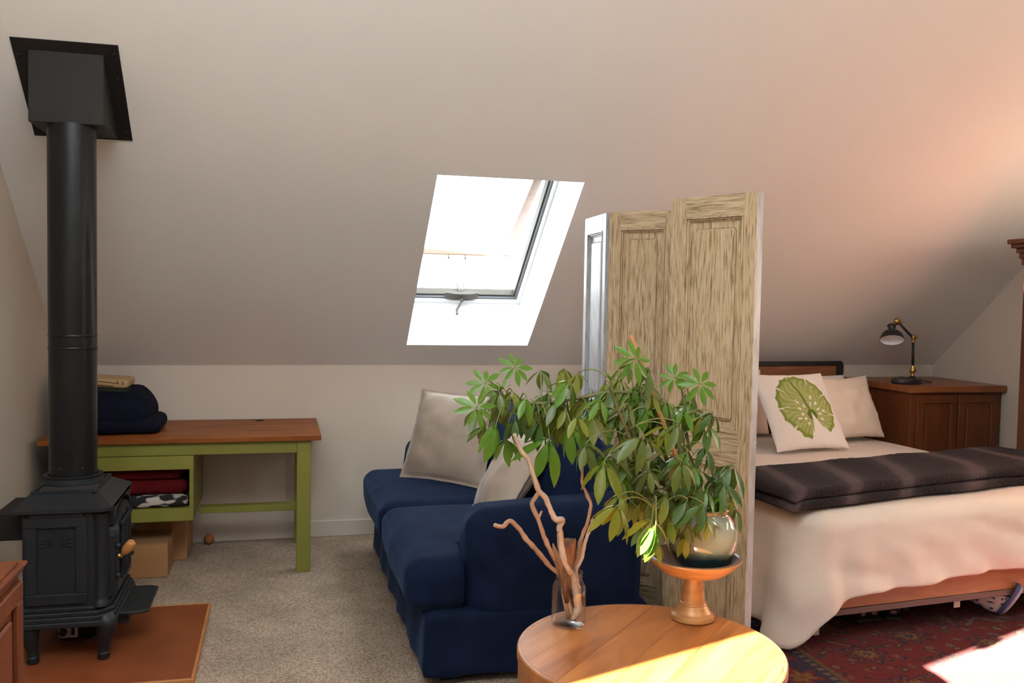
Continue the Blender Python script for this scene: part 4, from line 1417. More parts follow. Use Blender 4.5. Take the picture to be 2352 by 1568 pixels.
def build_stove():
    X0, X1, Y0, Y1 = -1.050, -0.695, 4.115, 4.69
    yc = (Y0 + Y1) / 2
    s = thing('wood_stove', 'black cast iron stove with arched front door on the hearth pad', 'stove', ((X0 + X1) / 2, yc, 0.032))
    def oct_(x0, x1, y0, y1, ch):
        # plan with chamfered front corners (front faces +X)
        return [(x0, y0), (x1 - ch, y0), (x1, y0 + ch), (x1, y1 - ch), (x1 - ch, y1), (x0, y1)]
    up = lambda u, v, h: Vector((u, v, h))
    b = bmesh.new()
    prism(b, oct_(X0 + .02, X1 - .012, Y0 + .02, Y1 - .02, .055), up, 0.26, 0.665)
    obj('firebox', b, MT['iron'], s)
    # near and far side panels with a sunk field and fan relief
    for y, sg in ((Y0 + .02, -1), (Y1 - .02, 1)):
        fn = lambda u, v, h, y=y, sg=sg: Vector((u, y + sg * h, v))
        p = obj('side_panel', ring(X0 + .03, X1 - .085, 0.285, 0.655, 0.045, 0, 0.013, fn, .003), MT['iron'], s)
        q = bmesh.new()
        prism(q, [(X0 + .05, .655), (X1 - .10, .655), (X1 - .10, .672), (X0 + .05, .672)], fn, 0, .016, .002)
        obj('top_bead', q, MT['iron'], p)
        fb = bmesh.new()
        cx = (X0 + X1 - .055) / 2
        for k in range(9):
            a = math.radians(180 * k / 8)
            c, sn = math.cos(a), math.sin(a)
            o = (cx + .018 * c, .535 + .012 * sn)
            e = (cx + .062 * c, .535 + .048 * sn)
            nn = (-sn * .008, c * .008)
            prism(fb, [o, (e[0] - nn[0], e[1] - nn[1]), (e[0] + c * .006, e[1] + sn * .006), (e[0] + nn[0], e[1] + nn[1])], fn, 0, .006)
        obj('fan_relief', fb, MT['iron'], p)
    # corner columns
    for y in (Y0 + .048, Y1 - .048):
        b = bmesh.new()
        lathe(b, [(.034, .262), (.034, .275), (.026, .285), (.024, .30), (.024, .62), (.028, .632), (.032, .645), (.032, .662)], (X1 - .04, y, 0), 16)
        obj('corner_column', b, MT['iron'], s, 40)
    # stepped base moulding
    b = bmesh.new()
    for e, z0, z1 in ((-.004, .250, .268), (.012, .232, .252), (.020, .212, .234), (.026, .190, .214)):
        prism(b, oct_(X0 - e * .3, X1 + e, Y0 + .012 - e, Y1 - .012 + e, .06), up, z0, z1, .004)
    obj('base_moulding', b, MT['iron'], s)
    # lid with sloped sides and a raised slotted grille
    b = bmesh.new()
    rings = [(X0 - .02, X1 + .012, Y0 - .012, Y1 + .012, .03, .676), (X0 - .02, X1 + .012, Y0 - .012, Y1 + .012, .03, .690), (X0 + .028, X1 - .055, Y0 + .085, Y1 - .085, .03, .735), (X0 + .032, X1 - .06, Y0 + .09, Y1 - .09, .03, .738)]
    tb = bmesh.new()
    vv = [[tb.verts.new((x, y, z)) for x, y in oct_(a, c, d, e, ch)] for a, c, d, e, ch, z in rings]
    tb.faces.new(vv[0][::-1])
    tb.faces.new(vv[-1])
    for A, B in zip(vv, vv[1:]):
        for k in range(6):
            tb.faces.new((A[k], A[(k + 1) % 6], B[(k + 1) % 6], B[k]))
    bmesh.ops.recalc_face_normals(tb, faces=tb.faces[:])
    merge(b, tb)
    lid = obj('lid', b, MT['iron'], s)
    b = ring(X0 + .035, X1 - .065, Y0 + .092, Y1 - .092, .012, .738, .748, up)
    obj('grille_rim', b, MT['iron'], lid)
    b = bmesh.new()
    prism(b, [(X0 + .047, Y0 + .104), (X1 - .077, Y0 + .104), (X1 - .077, Y1 - .104), (X0 + .047, Y1 - .104)], up, .738, .7405)
    obj('grille_plate', b, MT['dusty'], lid)
    b = bmesh.new()
    for y0_ in (Y0 + .110, Y1 - .156):
        for k in range(12):
            x = X0 + .050 + k * .0195
            prism(b, [(x, y0_), (x + .009, y0_), (x + .009, y0_ + .044), (x, y0_ + .044)], up, .7406, .7412)
    sl = obj('grille_slots', b, MT['slot'], lid)
    sl['kind'] = 'stuff'
    # arched valance of the lid over the door
    b = bmesh.new()
    fx = lambda u, v, h: Vector((X1 + h, u, v))
    pts = [(yc - .22, .688), (yc - .22, .66)]
    for k in range(13):
        a = math.pi - math.pi * k / 12
        pts.append((yc + .205 * math.cos(a), .60 + .075 * math.sin(a)))
    pts += [(yc + .22, .66), (yc + .22, .688)]
    prism(b, pts, fx, -.02, .012)
    obj('arched_valance', b, MT['iron'], lid)
    # front door: arched frame, dark glass, mullions, knobs
    def arch(w, z0, z1, h, n=14):
        p = [(yc - w, z0), (yc + w, z0)]
        for k in range(n + 1):
            a = math.pi * k / n
            p.append((yc + w * math.cos(a), z1 + h * math.sin(a)))
        return p
    b = bmesh.new()
    prism(b, arch(.20, .285, .55, .105), fx, -.012, .012)
    prism(b, arch(.185, .30, .55, .095), fx, .012, .02)
    dr = obj('front_door', b, MT['iron'], s)
    b = bmesh.new()
    prism(b, arch(.150, .335, .54, .080), fx, .02, .0215)
    obj('door_glass', b, MT['glassdark'], dr)
    b = bmesh.new()
    for k in range(5):
        y = yc - .10 + .05 * k
        prism(b, [(y - .006, .335), (y + .006, .335), (y + .006, .58), (y - .006, .58)], fx, .0215, .032, .001)
    for k in range(6):
        y = yc - .125 + .05 * k
        ball(b, (X1 + .028, y, .585), .014, (.6, 1, 1), 1)
    obj('door_tracery', b, MT['iron'], dr)
    for y, z in ((yc - .185, .50), (yc - .185, .37), (yc + .185, .50), (yc + .185, .37)):
        b = bmesh.new()
        ball(b, (X1 + .022, y, z), .014, (.8, 1, 1), 2)
        obj('door_bolt', b, MT['iron'], dr, True)
    b = bmesh.new()
    hp = Vector((X1 + .025, yc - .165, .452))
    tube(b, [hp - Vector((.02, 0, 0)), hp + Vector((.012, 0, 0))], .010, 10)
    lt = obj('door_latch', b, MT['brass'], dr, True, label='brass latch stub')
    b = bmesh.new()
    hd = Vector((.30, -.10, .42)).normalized()
    Mh = Matrix.Translation(hp + Vector((.012, 0, .004))) @ hd.to_track_quat('Z', 'Y').to_matrix().to_4x4()
    lathe(b, [(.006, 0), (.016, .012), (.021, .032), (.021, .052), (.018, .070), (.013, .074), (.009, .070), (.009, .045), (0, .045)], (0, 0, 0), 20, Mh)
    obj('door_handle', b, MT['hw'], lt, True, label='turned orange wooden handle')
    # ash lip in front
    b = bmesh.new()
    prism(b, [(X1 + .0, yc - .19), (X1 + .11, yc - .19), (X1 + .145, yc - .165), (X1 + .145, yc + .165), (X1 + .11, yc + .19), (X1 + .0, yc + .19)], up, .196, .208, .003)
    obj('ash_lip', b, MT['iron'], s)
    b = nbox((X1 - .05, yc - .15, .145), (X1 + .06, yc + .15, .19), .004)
    obj('ash_drawer', b, MT['iron'], s)
    # cabriole legs
    for x, y, dx, dy in ((X1 - .025, Y0 + .045, 1, -1), (X1 - .025, Y1 - .045, 1, 1), (X0 + .05, Y0 + .045, -1, -1), (X0 + .05, Y1 - .045, -1, 1)):
        b = bmesh.new()
        tube(b, catmull([(x, y, .205), (x + .012 * dx, y + .012 * dy, .18), (x + .006 * dx, y + .006 * dy, .13), (x, y, .09), (x - .002 * dx, y, .062)], 4), [.046, .045, .038, .028, .022, .020], 10)
        lathe(b, [(.020, .064), (.025, .060), (.026, .056), (.023, .052), (.024, .040), (.020, .0325), (0, .0325)], (x - .002 * dx, y, 0), 12)
        obj('leg', b, MT['iron'], s, 50)
    b = bmesh.new()
    box(b, (X0 - .115, yc - .16, .535), (X0 + .03, yc + .16, .655), .006)
    obj('rear_duct', b, MT['sheet'], s)
    b = bmesh.new()
    lathe(b, [(.128, .738), (.128, .746), (.122, .750), (.120, .766), (.124, .771), (.124, .777), (.106, .777), (.104, .76), (.104, .738)], (-.90, 4.465, 0), 48)
    obj('flue_collar', b, MT['iron'], s, 40)
    # blower outlet box hanging under the stove
    ob_ = thing('outlet_box', 'small cream electrical outlet box with a black plug below the stove', 'outlet', (-.91, 4.44, .033))
    obj('face_plate', nbox((-.952, 4.40, .045), (-.872, 4.408, .112), .003), MT['outlet'], ob_)
    obj('junction_box', nbox((-.948, 4.408, .034), (-.80, 4.47, .110), .003), MT['sheet'], ob_)
    b = bmesh.new()
    lathe(b, [(0, 0), (.018, 0), (.017, .02), (0, .022)], (-.932, 4.402, .075), 14, Matrix.Rotation(math.radians(90), 4, 'X'))
    obj('plug', b, MT['black'], ob_, True)
    obj('socket', nbox((-.900, 4.3985, .056), (-.884, 4.402, .10), .003), MT['black'], ob_)
    b = bmesh.new()
    tube(b, catmull([(-.935, 4.385, .07), (-.94, 4.37, .045), (-.90, 4.36, .036), (-.83, 4.37, .037), (-.79, 4.42, .05), (-.80, 4.45, .085)], 5), .0035, 6)
    obj('cord', b, MT['redwire'], ob_, True)
build_stove()

pp = thing('stove_pipe', 'tall black round stove pipe rising from the stove to the sloped ceiling', 'pipe', (-.90, 4.465, .74))
for z0, z1, r in ((.742, 1.38, .100), (1.36, 2.33, .1005)):
    b = bmesh.new()
    tube(b, [(-.90, 4.465, z0), (-.90, 4.465, z1)], r, 64)
    obj('pipe_section', b, MT['pipe'], pp, 40)
b = bmesh.new()
for z in (1.345, 1.40):
    lathe(b, [(.1005, z - .006), (.1025, z - .003), (.1025, z + .003), (.1005, z + .006)], (-.90, 4.465, 0), 64)
obj('seam_rings', b, MT['pipe'], pp, 40)
b = bmesh.new()
for k in (-2.2, -1.9, -1.0):
    ball(b, (-.90 + .1015 * math.cos(k), 4.465 + .1015 * math.sin(k), .815), .003, sub=1)
obj('screws', b, MT['brass'], pp)

sb_ = thing('ceiling_support_box', 'black square ceiling support box with a flat flange around the stove pipe', 'flue box', (-.90, 4.54, 2.33))
b = bmesh.new()
def s_of(y):
    return (YB - y) / math.cos(TH)
prism(b, [(-1.115, s_of(4.742)), (-.688, s_of(4.742)), (-.688, s_of(4.337)), (-1.115, s_of(4.337))], lambda u, v, h: slope(u, v, -h), 0.0005, 0.006)
obj('flange', b, MT['sheet'], sb_)
b = bmesh.new()
by0, by1, bz = 4.375, 4.725, 2.325
zc = lambda y: ZK + (YB - y) * math.tan(TH) - .004
prism(b, [(by0, bz), (by1, bz), (by1, zc(by1)), (by0, zc(by0))], lambda u, v, h: Vector((h, u, v)), -1.055, -.752, .003)
obj('support_box', b, MT['sheet'], sb_)
for x, y in ((-.71, 4.47), (-.71, 4.70), (-1.095, 4.40), (-.71, 4.37)):
    b = bmesh.new()
    ball(b, slope(x, s_of(y), -.007), .006, sub=1)
    obj('screw', b, MT['black'], sb_)

# ------------------------------------------------------------------ foreground cabinet
fc = thing('sideboard', 'red-brown wooden sideboard with moulded top in the near corner beside the stove', 'sideboard', (-1.03, 2.6, 0))
fx0, fx1, fy0, fy1 = -1.27, -.795, 2.05, 3.145
obj('carcass', nbox((fx0, fy0, 0.0), (fx1, fy1, .705), .003), MT['fgwood'], fc)
b = bmesh.new()
for e, z0, z1 in ((.004, .705, .716), (.014, .716, .730), (.022, .730, .742)):
    box(b, (fx0, fy0 - e, z0), (fx1 + e, fy1 + e, z1), .004, seg=2)
box(b, (fx0, fy0 + .01, .742), (fx1 + .004, fy1 - .012, .750), .003, seg=2)
obj('moulded_top', b, MT['fgwood'], fc)
for i in range(2):
    a = fy1 - .53 - i * .53
    d = obj('door', ring(a, a + .515, .05, .69, .062, 0, .018, lambda u, v, h: Vector((fx1 + h, u, v)), .004), MT['fgwood'], fc)
    pbm = nbox((fx1 - .002, a + .095, .145), (fx1 + .012, a + .42, .595), .008)
    obj('door_panel', pbm, MT['fgwood'], d)

# ------------------------------------------------------------------ round table
def build_table():
    c, R, z = Vector((1.125, 2.613, 0)), 0.415, 0.52
    t = thing('drum_table', 'round drum coffee table of warm plank wood in front of the sofa', 'table', c)
    n = 64
    b = bmesh.new()
    lathe(b, [(0, 0.0), (R - .008, 0.0), (R - .004, .004), (R - .004, z - .032), (0, z - .032)], c, 96)
    obj('drum', b, MT['tableside'], t, 40)
    b = bmesh.new()
    lathe(b, [(R - .012, z - .0325), (R, z - .030), (R, z - .004), (R - .004, z - .0005), (R - .014, z - .0005), (R - .014, z - .0325)], c, 96, closed=True)
    obj('rim', b, MT['tableside'], t, 40)
    # planks clipped to the circle, laid diagonally
    ang = math.radians(46)
    d = Vector((math.cos(ang), math.sin(ang), 0))
    e = Vector((-d.y, d.x, 0))
    r = R - .0145
    W = 2 * r / 6
    for i in range(6):
        v0, v1 = -r + i * W + .0004, -r + (i + 1) * W - .0004
        pts = []
        for k in range(17):
            v = v0 + (v1 - v0) * k / 16
            pts.append((math.sqrt(max(0, r * r - v * v)), v))
        for k in range(16, -1, -1):
            v = v0 + (v1 - v0) * k / 16
            pts.append((-math.sqrt(max(0, r * r - v * v)), v))
        out = []
        for q in pts:
            if not out or (abs(q[0] - out[-1][0]) + abs(q[1] - out[-1][1])) > 1e-4:
                out.append(q)
        bmx = bmesh.new()
        prism(bmx, out, lambda u, v, h: Vector((u, v, h)), z - .031, z - 0.0002 * (i % 2), 0)
        # keep each plank in its own rotated frame so that its grain follows its length
        o = obj('plank', bmx, MT['table'], None)
        for vtx in o.data.vertices:
            x, y = vtx.co.x, vtx.co.y
            vtx.co.x, vtx.co.y = y, -x
        sh = Vector((0.37 * i, 0.21 * i, 0))
        o.data.transform(Matrix.Translation(sh))
        o.parent = t
        o.rotation_euler = (0, 0, ang + math.pi / 2)
        o.location = -(Matrix.Rotation(ang + math.pi / 2, 3, 'Z') @ sh)
build_table()

# ------------------------------------------------------------------ plant stand and potted plant
ps = thing('plant_stand', 'gilded turned wood pedestal dish stand on the drum table', 'plant stand', (1.372, 2.83, .52))
b = bmesh.new()
lathe(b, [(0, .001), (.070, .001), (.074, .006), (.073, .018), (.064, .026), (.060, .029), (.058, .036), (.049, .046), (.045, .052), (.046, .056), (.044, .060), (.041, .062), (.040, .070), (.033, .12), (.029, .150), (.031, .158), (0, .158)], (1.372, 2.83, .52), 48)
obj('pedestal', b, MT['stand'], ps, 40)
b = bmesh.new()
lathe(b, [(0, .150), (.06, .151), (.105, .164), (.135, .186), (.155, .207), (.160, .213), (.159, .218)], (1.372, 2.83, .52), 64)
ds = obj('dish', b, MT['stand'], ps, 50)
b = bmesh.new()
lathe(b, [(.159, .218), (.152, .220), (.147, .215), (.142, .217), (.136, .208), (.118, .190), (.10, .178), (0, .172)], (1.372, 2.83, .52), 64)
obj('dish_inside', b, MT['standrim'], ds, 50, label='dark brown inside and rim of the dish')

POTC = Vector((1.402, 2.83, .6935))
pl = thing('potted_plant', 'leafy umbrella plant in a pale green glazed pot on the pedestal stand', 'plant', POTC)
b = bmesh.new()
lathe(b, [(0, 0), (.074, .0), (.082, .006), (.098, .035), (.112, .075), (.1165, .105), (.113, .14), (.102, .172), (.089, .190), (.084, .196), (.086, .204), (.090, .208), (.088, .213), (.080, .212), (.077, .200), (.082, .18), (.0, .18)], POTC, 64)
pot = obj('pot', b, MT['pot'], pl, True)
b = bmesh.new()
lathe(b, [(.081, .182), (.05, .187), (0, .19)], POTC, 24)
obj('soil', b, MT['soil'], pl, True)

STEMS = [[(1.356, 2.83, 0.879), (1.314, 2.816, 0.937), (1.272, 2.802, 0.978), (1.182, 2.789, 1.026), (1.137, 2.775, 1.081), (1.103, 2.761, 1.14), (1.08, 2.748, 1.193), (1.035, 2.734, 1.28), (1.013, 2.72, 1.351)],
         [(1.366, 2.84, 0.877), (1.351, 2.85, 0.971), (1.33, 2.86, 1.077), (1.297, 2.87, 1.182), (1.248, 2.88, 1.251), (1.195, 2.89, 1.281), (1.126, 2.9, 1.29), (1.062, 2.91, 1.286), (0.983, 2.92, 1.27), (0.85, 2.93, 1.252), (0.762, 2.94, 1.26), (0.71, 2.95, 1.285)],
         [(1.388, 2.86, 0.871), (1.397, 2.874, 0.965), (1.378, 2.888, 1.071), (1.364, 2.902, 1.15), (1.363, 2.916, 1.229), (1.356, 2.93, 1.293)],
         [(1.389, 2.85, 0.873), (1.413, 2.833, 0.93), (1.438, 2.817, 0.975), (1.44, 2.8, 1.016)],
         [(1.336, 2.8, 0.887), (1.277, 2.76, 0.93), (1.215, 2.72, 0.947), (1.16, 2.68, 0.938)]]
SR = [(.010, .004), (.010, .004), (.008, .004), (.006, .003), (.006, .003)]
samples = []
for st, (ra, rb) in zip(STEMS, SR):
    c = catmull(st, 5)
    b = bmesh.new()
    tube(b, c, [ra, rb], 7, .15)
    obj('stem', b, MT['stemb'], pl, True)
    samples += c[4:]
b = bmesh.new()
tube(b, [(1.111, 2.80, 1.487), (1.207, 2.81, 1.265), (1.276, 2.82, 1.117), (1.376, 2.83, 0.888)], .0075, 8)
obj('stake', b, MT['stake'], pl, True, label='slanting orange-brown wooden support stake')

HUBS = [(0.648, 2.9, 1.324, 0.045, 'F'), (0.762, 2.95, 1.371, 0.043, 'F'), (0.857, 2.98, 1.36, 0.054, 'D'), (0.921, 2.85, 1.335, 0.067, 'D'), (0.602, 2.8, 1.258, 0.051, 'F'), (0.661, 2.78, 1.21, 0.084, 'D'), (0.727, 2.92, 1.138, 0.056, 'D'), (0.774, 2.85, 1.285, 0.064, 'D'), (0.855, 3.0, 1.188, 0.062, 'F'), (0.709, 2.9, 1.301, 0.028, 'U'), (0.892, 3.0, 1.278, 0.062, 'D'), (0.937, 3.05, 1.191, 0.063, 'D'), (0.9, 2.7, 1.242, 0.056, 'G'), (0.856, 2.85, 1.147, 0.094, 'D'), (0.913, 2.8, 1.193, 0.087, 'D'), (0.958, 2.72, 1.243, 0.066, 'G'), (0.913, 2.65, 1.162, 0.069, 'D'), (0.962, 2.62, 1.108, 0.079, 'G'), (1.09, 2.75, 1.263, 0.057, 'D'), (1.103, 2.74, 1.414, 0.055, 'F'), (1.169, 2.78, 1.383, 0.067, 'D'), (1.078, 2.6, 1.19, 0.086, 'D'), (1.19, 2.68, 1.205, 0.06, 'D'), (1.223, 2.66, 1.218, 0.06, 'D'), (1.321, 2.92, 1.337, 0.04, 'F'), (1.392, 2.86, 1.321, 0.054, 'F'), (1.386, 2.75, 1.239, 0.057, 'B'), (1.29, 2.95, 1.248, 0.072, 'B'), (1.237, 2.66, 1.098, 0.074, 'D'), (1.386, 2.8, 1.117, 0.061, 'B'), (1.304, 2.66, 1.022, 0.069, 'B'), (1.419, 2.72, 1.011, 0.071, 'B'), (1.491, 2.8, 1.051, 0.092, 'B'), (1.012, 2.6, 1.01, 0.059, 'G'), (0.986, 2.55, 0.991, 0.084, 'G'), (1.073, 2.5, 0.955, 0.082, 'D'), (0.953, 2.195, 1.019, 0.074, 'S'), (1.205, 2.7, 0.987, 0.079, 'D'), (1.253, 2.64, 0.978, 0.073, 'B'), (1.297, 2.62, 0.966, 0.068, 'B'), (1.146, 2.7, 0.969, 0.061, 'D'), (1.018, 2.72, 1.341, 0.028, 'U'), (1.242, 2.95, 1.319, 0.066, 'D'), (1.043, 2.98, 1.279, 0.072, 'B'), (1.184, 2.95, 1.103, 0.077, 'D'), (1.174, 2.85, 1.04, 0.074, 'D'), (0.946, 3.0, 1.364, 0.057, 'D'), (1.121, 2.92, 1.338, 0.056, 'D'), (1.414, 2.95, 1.224, 0.061, 'B'), (1.234, 2.98, 1.19, 0.067, 'B'), (1.02, 2.95, 1.22, 0.062, 'B'), (1.10, 2.9, 1.20, 0.06, 'D'), (1.30, 2.86, 1.16, 0.06, 'B'), (1.33, 2.78, 1.06, 0.062, 'D'), (1.16, 2.78, 1.25, 0.06, 'D'), (0.80, 2.9, 1.23, 0.055, 'D')]


def leaflet_mesh(curl, m):
    """unit leaflet: blade from x=0.16 to 1 with a short stalk, +Z is the upper face"""
    V, F = [], []
    xs = [0.0, 0.15, 0.24, 0.40, 0.58, 0.76, 0.90, 1.0]
    ws = [0.010, 0.012, 0.066, 0.118, 0.140, 0.115, 0.058, 0.004]
    for x, w in zip(xs, ws):
        z = -curl * x * x
        for s in (-1, 0, 1):
            V.append((x, s * w, z + (abs(s) * w * 0.25)))
    for i in range(len(xs) - 1):
        for s in (0, 1):
            a = i * 3 + s
            F.append((a, a + 3, a + 4, a + 1))
    me = bpy.data.meshes.new('leaflet')
    me.from_pydata(V, [], F)
    me.materials.append(m)
    me.polygons.foreach_set('use_smooth', [True] * len(me.polygons))
    return me
LM = {k: [leaflet_mesh(c, MT[m]) for c in (0.08, 0.20, 0.34)] for k, m in (('A', 'leafA'), ('B', 'leafB'), ('C', 'leafC'), ('D', 'leafD'))}


def build_leaf(hx, hy, hz, ln, kind, rng, mass=None):
    hub = Vector((hx, hy, hz))
    # petiole from the nearest lower stem point, arching up
    best = min(samples, key=lambda q: (q - hub).length + 0.5 * max(0, q.z - hub.z + .01))
    mid = best.lerp(hub, .55) + Vector((0, 0, 0.02 + .18 * (best - hub).length))
    b = bmesh.new()
    path = [best.lerp(mid, t).lerp(mid.lerp(hub, t), t) for t in [i / 8 for i in range(9)]]
    tube(b, path, [.0026, .0017], 5)
    lf = obj('leaf', b, MT['stemg'], pl, True, at=hub) if mass is None else None
    if mass is not None:
        merge(mass, b)
    n = {'F': 8, 'U': 4, 'B': 5}.get(kind, 6)
    if kind == 'F':
        nrm = Vector((rng.uniform(-.3, .3), -1, rng.uniform(.35, .7))).normalized()
        droop = (5, 22)
    elif kind == 'U':
        nrm = Vector((0, -.2, 1)).normalized()
        droop = (-60, -40)
    else:
        nrm = Vector((rng.uniform(-.35, .35), rng.uniform(-.55, -.15), 1)).normalized()
        droop = (34, 66) if kind != 'S' else (60, 80)
    pal = {'F': 'A', 'U': 'A', 'G': 'C', 'B': 'B', 'S': 'A', 'D': rng.choice('AADDC')}[kind]
    a0 = rng.uniform(0, 6.28)
    t1 = nrm.orthogonal().normalized()
    t2 = nrm.cross(t1)
    for i in range(n):
        a = a0 + 2 * math.pi * i / n + rng.uniform(-.12, .12)
        rad = t1 * math.cos(a) + t2 * math.sin(a)
        dr = math.radians(rng.uniform(*droop))
        x = (rad * math.cos(dr) - nrm * math.sin(dr)).normalized()
        y = nrm.cross(rad).normalized()
        z = x.cross(y)
        L = ln * (1.45 if kind == 'F' else 1.5) * rng.uniform(.85, 1.12)
        if mass is not None:
            M = Matrix(((x.x, y.x, z.x, hub.x), (x.y, y.y, z.y, hub.y), (x.z, y.z, z.z, hub.z), (0, 0, 0, 1))) @ Matrix.Diagonal((L, L * 1.05, L, 1))
            t_ = bmesh.new()
            t_.from_mesh(LM[pal][rng.choice((0, 1, 1, 2))])
            k_ = 'ABCD'.index(pal) + 1
            for f_ in t_.faces:
                f_.material_index = k_
            merge(mass, t_, M)
            continue
        o = bpy.data.objects.new('leaflet', LM[pal][0 if kind == 'F' else rng.choice((0, 1, 1, 2))])
        M = Matrix(((x.x, y.x, z.x, 0), (x.y, y.y, z.y, 0), (x.z, y.z, z.z, 0), (0, 0, 0, 1))) @ Matrix.Diagonal((L, L * 1.05, L, 1))
        o.parent = lf
        o.matrix_local = M
        COL.objects.link(o)
rng = random.Random(11)
for h in HUBS:
    build_leaf(*h, rng)
# smaller leaves deep inside the crown, past the count of separate leaflets
mass = bmesh.new()
for i in range(120):
    q = rng.choice(samples[6:])
    build_leaf(q.x + rng.uniform(-.11, .11), q.y + rng.uniform(-.10, .12), q.z + rng.uniform(-.10, .06), rng.uniform(.045, .066), rng.choice('DDDDBG'), rng, mass)
lm_ = obj('inner_leaves', mass, [MT['stemg'], MT['leafA'], MT['leafB'], MT['leafC'], MT['leafD']], pl, True)
lm_['kind'] = 'stuff'

# ------------------------------------------------------------------ glass jar with driftwood
JC = Vector((.935, 2.855, .52))
jr = thing('glass_jar', 'clear glass jar holding driftwood on the drum table', 'jar', JC)
b = bmesh.new()
lathe(b, [(0, .001), (.050, .001), (.057, .006), (.0575, .02), (.0575, .120), (.055, .135), (.047, .150), (.043, .156), (.043, .176), (.0455, .178), (.0455, .182), (.041, .182), (.0405, .156), (.045, .148), (.0525, .133), (.0545, .12), (.0545, .02), (.050, .008), (0, .007)], JC, 48)
obj('jar_body', b, MT['jar'], jr, True)
b = bmesh.new()
for z in (.160, .167, .174):
    lathe(b, [(.0432, z - .002), (.0452, z), (.0432, z + .002)], JC, 40)
obj('screw_thread', b, MT['jar'], jr, True)
BR = {
 'A': ([(0.724, 2.8, 1.172), (0.745, 2.802, 1.121), (0.772, 2.805, 1.088), (0.794, 2.807, 1.03), (0.812, 2.81, 0.984), (0.833, 2.812, 0.964), (0.854, 2.815, 0.918), (0.872, 2.818, 0.887), (0.895, 2.82, 0.881), (0.888, 2.822, 0.85), (0.896, 2.825, 0.797), (0.906, 2.827, 0.744), (0.926, 2.838, 0.709), (0.944, 2.848, 0.687), (0.958, 2.85, 0.627), (0.968, 2.855, 0.572), (0.951, 2.86, 0.537)],
       (.0065, .008, .009, .011, .012, .013), 'driftpale', 'thickest pale driftwood branch in the jar, reaching highest above it'),
 'B': ([(0.812, 2.812, 0.975), (0.791, 2.812, 0.942), (0.81, 2.815, 0.895), (0.842, 2.822, 0.816), (0.868, 2.832, 0.768), (0.908, 2.842, 0.690), (0.930, 2.85, 0.606), (0.951, 2.86, 0.545)],
       (.0075, .0075, .008, .007), 'drift', 'brown driftwood branch in the jar running beside the thickest one, with a side twig'),
 'C': ([(0.655, 2.76, 0.892), (0.671, 2.768, 0.885), (0.688, 2.776, 0.882), (0.709, 2.785, 0.896), (0.741, 2.793, 0.87), (0.766, 2.801, 0.835), (0.799, 2.809, 0.8), (0.828, 2.822, 0.767), (0.865, 2.838, 0.724), (0.905, 2.848, 0.688), (0.919, 2.85, 0.614), (0.941, 2.87, 0.540)],
       (.006, .0075, .0085, .009), 'drift', 'driftwood branch with a hooked tip leaning out of the jar towards the stove'),
 'D': ([(0.994, 2.92, 1.036), (0.993, 2.914, 0.986), (1.006, 2.908, 0.95), (1.022, 2.902, 0.904), (1.004, 2.896, 0.839), (0.982, 2.89, 0.788), (0.972, 2.884, 0.737), (0.958, 2.878, 0.690), (0.945, 2.872, 0.642), (0.941, 2.876, 0.591), (0.965, 2.87, 0.545)],
       (.0045, .006, .008, .008), 'drift', 'slender upright driftwood branch on the plant side of the jar'),
 'E': ([(1.033, 2.9, 0.861), (1.014, 2.894, 0.819), (0.996, 2.888, 0.775), (0.985, 2.881, 0.73), (0.966, 2.873, 0.703), (0.966, 2.869, 0.668), (0.975, 2.868, 0.623), (0.975, 2.866, 0.565), (0.955, 2.86, 0.534)],
       (.0065, .0065, .0065), 'driftpale', 'shortest pale driftwood branch, curving out next to the slender one'),
}
for k, (pts, rad, m, lab) in BR.items():
    b = bmesh.new()
    c = catmull(pts, 5)
    c = [p + Vector((noise.noise(p * 60), noise.noise(p * 60 + Vector((9, 0, 0))), 0)) * .0018 for p in c]
    tube(b, c, rad, 9, .5)
    if k == 'B':
        tube(b, [(.812, 2.815, .89), (.818, 2.812, .905), (.823, 2.81, .918)], [.005, .003], 6)
    if k == 'A':
        tube(b, [(.888, 2.822, .85), (.882, 2.818, .845), (.884, 2.815, .858)], [.006, .004], 6)
    tag(obj('driftwood_branch', b, MT[m], None, True, at=pts[len(pts) // 2]), lab, 'branch', 'driftwood branches in the jar')
# curled bark
bk = bmesh.new()
NV = []
for i in range(13):
    t = i / 12
    row = []
    for j in range(15):
        a = math.radians(-150 + 270 * j / 14)
        r = .012 + .030 * t + .004 * noise.noise(Vector((j * .5, t * 3, 0)))
        z = .60 + (.205 * t) * (1 + .10 * noise.noise(Vector((j * .9, 4, 0))) * t)
        row.append(bk.verts.new((.930 - .012 * t + r * math.cos(a) * .9, 2.858 + r * math.sin(a) * .8, z)))
    NV.append(row)
for i in range(12):
    for j in range(14):
        bk.faces.new((NV[i][j], NV[i][j + 1], NV[i + 1][j + 1], NV[i + 1][j]))
o = obj('bark_curl', bk, MT['bark'], None, True, at=(.93, 2.858, .6))
md = o.modifiers.new('thickness', 'SOLIDIFY')
md.thickness = .003
bs_ = bmesh.new()
tube(bs_, [(.925, 2.845, .60), (.905, 2.838, .70), (.885, 2.832, .755), (.868, 2.828, .805)], [.008, .016, .014, .002], 7, .6)
obj('bark_strip', bs_, MT['bark'], o, True, at=(.9, 2.84, .7))
tag(o, 'curled dark brown piece of bark standing among the branches in the jar', 'bark')

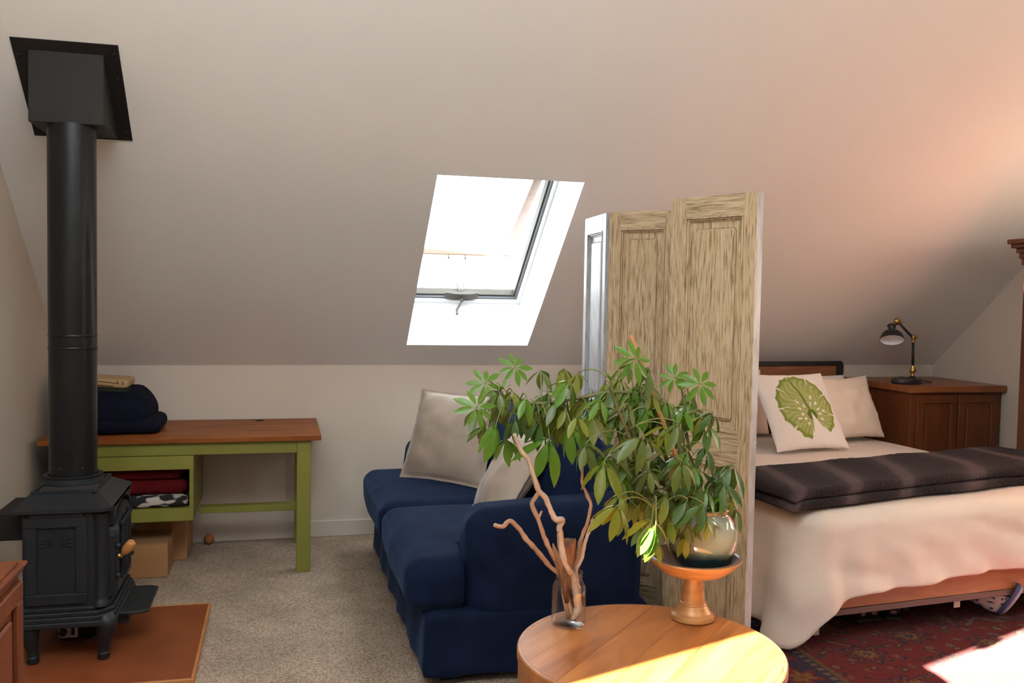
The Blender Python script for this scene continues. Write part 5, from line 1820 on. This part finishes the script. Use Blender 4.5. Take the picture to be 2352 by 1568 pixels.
# ------------------------------------------------------------------ shoes under the bed
def floral_boot():
    t = thing('slipper', 'pale flower-printed slipper boot with a grey sole poking out from under the bed', 'shoe', (3.66, 4.05, .012))
    # the sole faces the room, the soft upper runs back under the bed
    zx = Vector((0.75, -0.52, -0.41)).normalized()
    xx = Vector((0.0, -0.62, 0.78))
    xx = (xx - zx * xx.dot(zx)).normalized()
    yy = zx.cross(xx)
    c = Vector((3.612, 3.83, .112))
    M = Matrix(((xx.x, yy.x, zx.x, c.x), (xx.y, yy.y, zx.y, c.y), (xx.z, yy.z, zx.z, c.z), (0, 0, 0, 1)))
    m = M_('floral_cotton', (0.50, 0.46, 0.44), (0.05, 0.06, 0.13), 0.9, scale=34, ramp=(0.56, 0.60), detail=2)
    def lift(p, u):
        q = M @ p
        q.z = max(q.z, 0.014)
        if q.y > 3.775:
            q.z = min(q.z, 0.148)
        return q
    obj('upper', softbox(bmesh.new(), (-.115, -.042, -.20), (.100, .042, -.006), .04, 14, fn=lift), m, t, True)
    b = bmesh.new()
    lathe(b, [(0, -.004), (.047, -.004), (.050, .004), (.047, .012), (0, .013)], (0, 0, 0), 32, M @ Matrix.Diagonal((2.3, .92, 1, 1)))
    obj('sole', b, MT['sole'], t, 40, label='grey slipper sole')
    b = bmesh.new()
    lathe(b, [(.048, -.020), (.053, -.018), (.053, -.004), (.048, -.003)], (0, 0, 0), 32, M @ Matrix.Diagonal((2.3, .92, 1, 1)))
    obj('sole_binding', b, MT['blueband'], t, True, label='blue binding around the sole')
floral_boot()
def dark_shoe(x, y, rz, lab):
    t = thing('shoe', lab, 'shoe', (x, y, .012), 'dark shoes under the bed')
    M = Matrix.Translation((x, y, .012)) @ Matrix.Rotation(math.radians(rz), 4, 'Z')
    obj('sole', softbox(bmesh.new(), (-.045, -.14, .0), (.045, .14, .022), .010, 6, M=M), MT['dark'], t, True)
    def f(p, u):
        return p
    obj('upper', softbox(bmesh.new(), (-.042, -.135, .02), (.042, .135, .085), .03, 8, M=M), MT['dark'], t, True)
    obj('heel_label', nbox((-.014, -.1415, .040), (.014, -.1345, .056), .001, M), MT['heel'], t, label='small pale label on the heel')
dark_shoe(2.80, 4.06, 12, 'dark shoe with a pale heel label under the bed, nearest the duvet corner')
dark_shoe(2.91, 4.07, -6, 'dark shoe with a pale heel label, second one in from the duvet corner')
dark_shoe(3.06, 4.05, -25, 'dark shoe with a pale heel label, turned sideways next to the bed leg')
b = nbox((0.945, .055, .10), (.985, .057, .165), 0, BM)
obj('hang_tag', b, MT['paper'], bed, label='pale tag hanging under the foot rail')
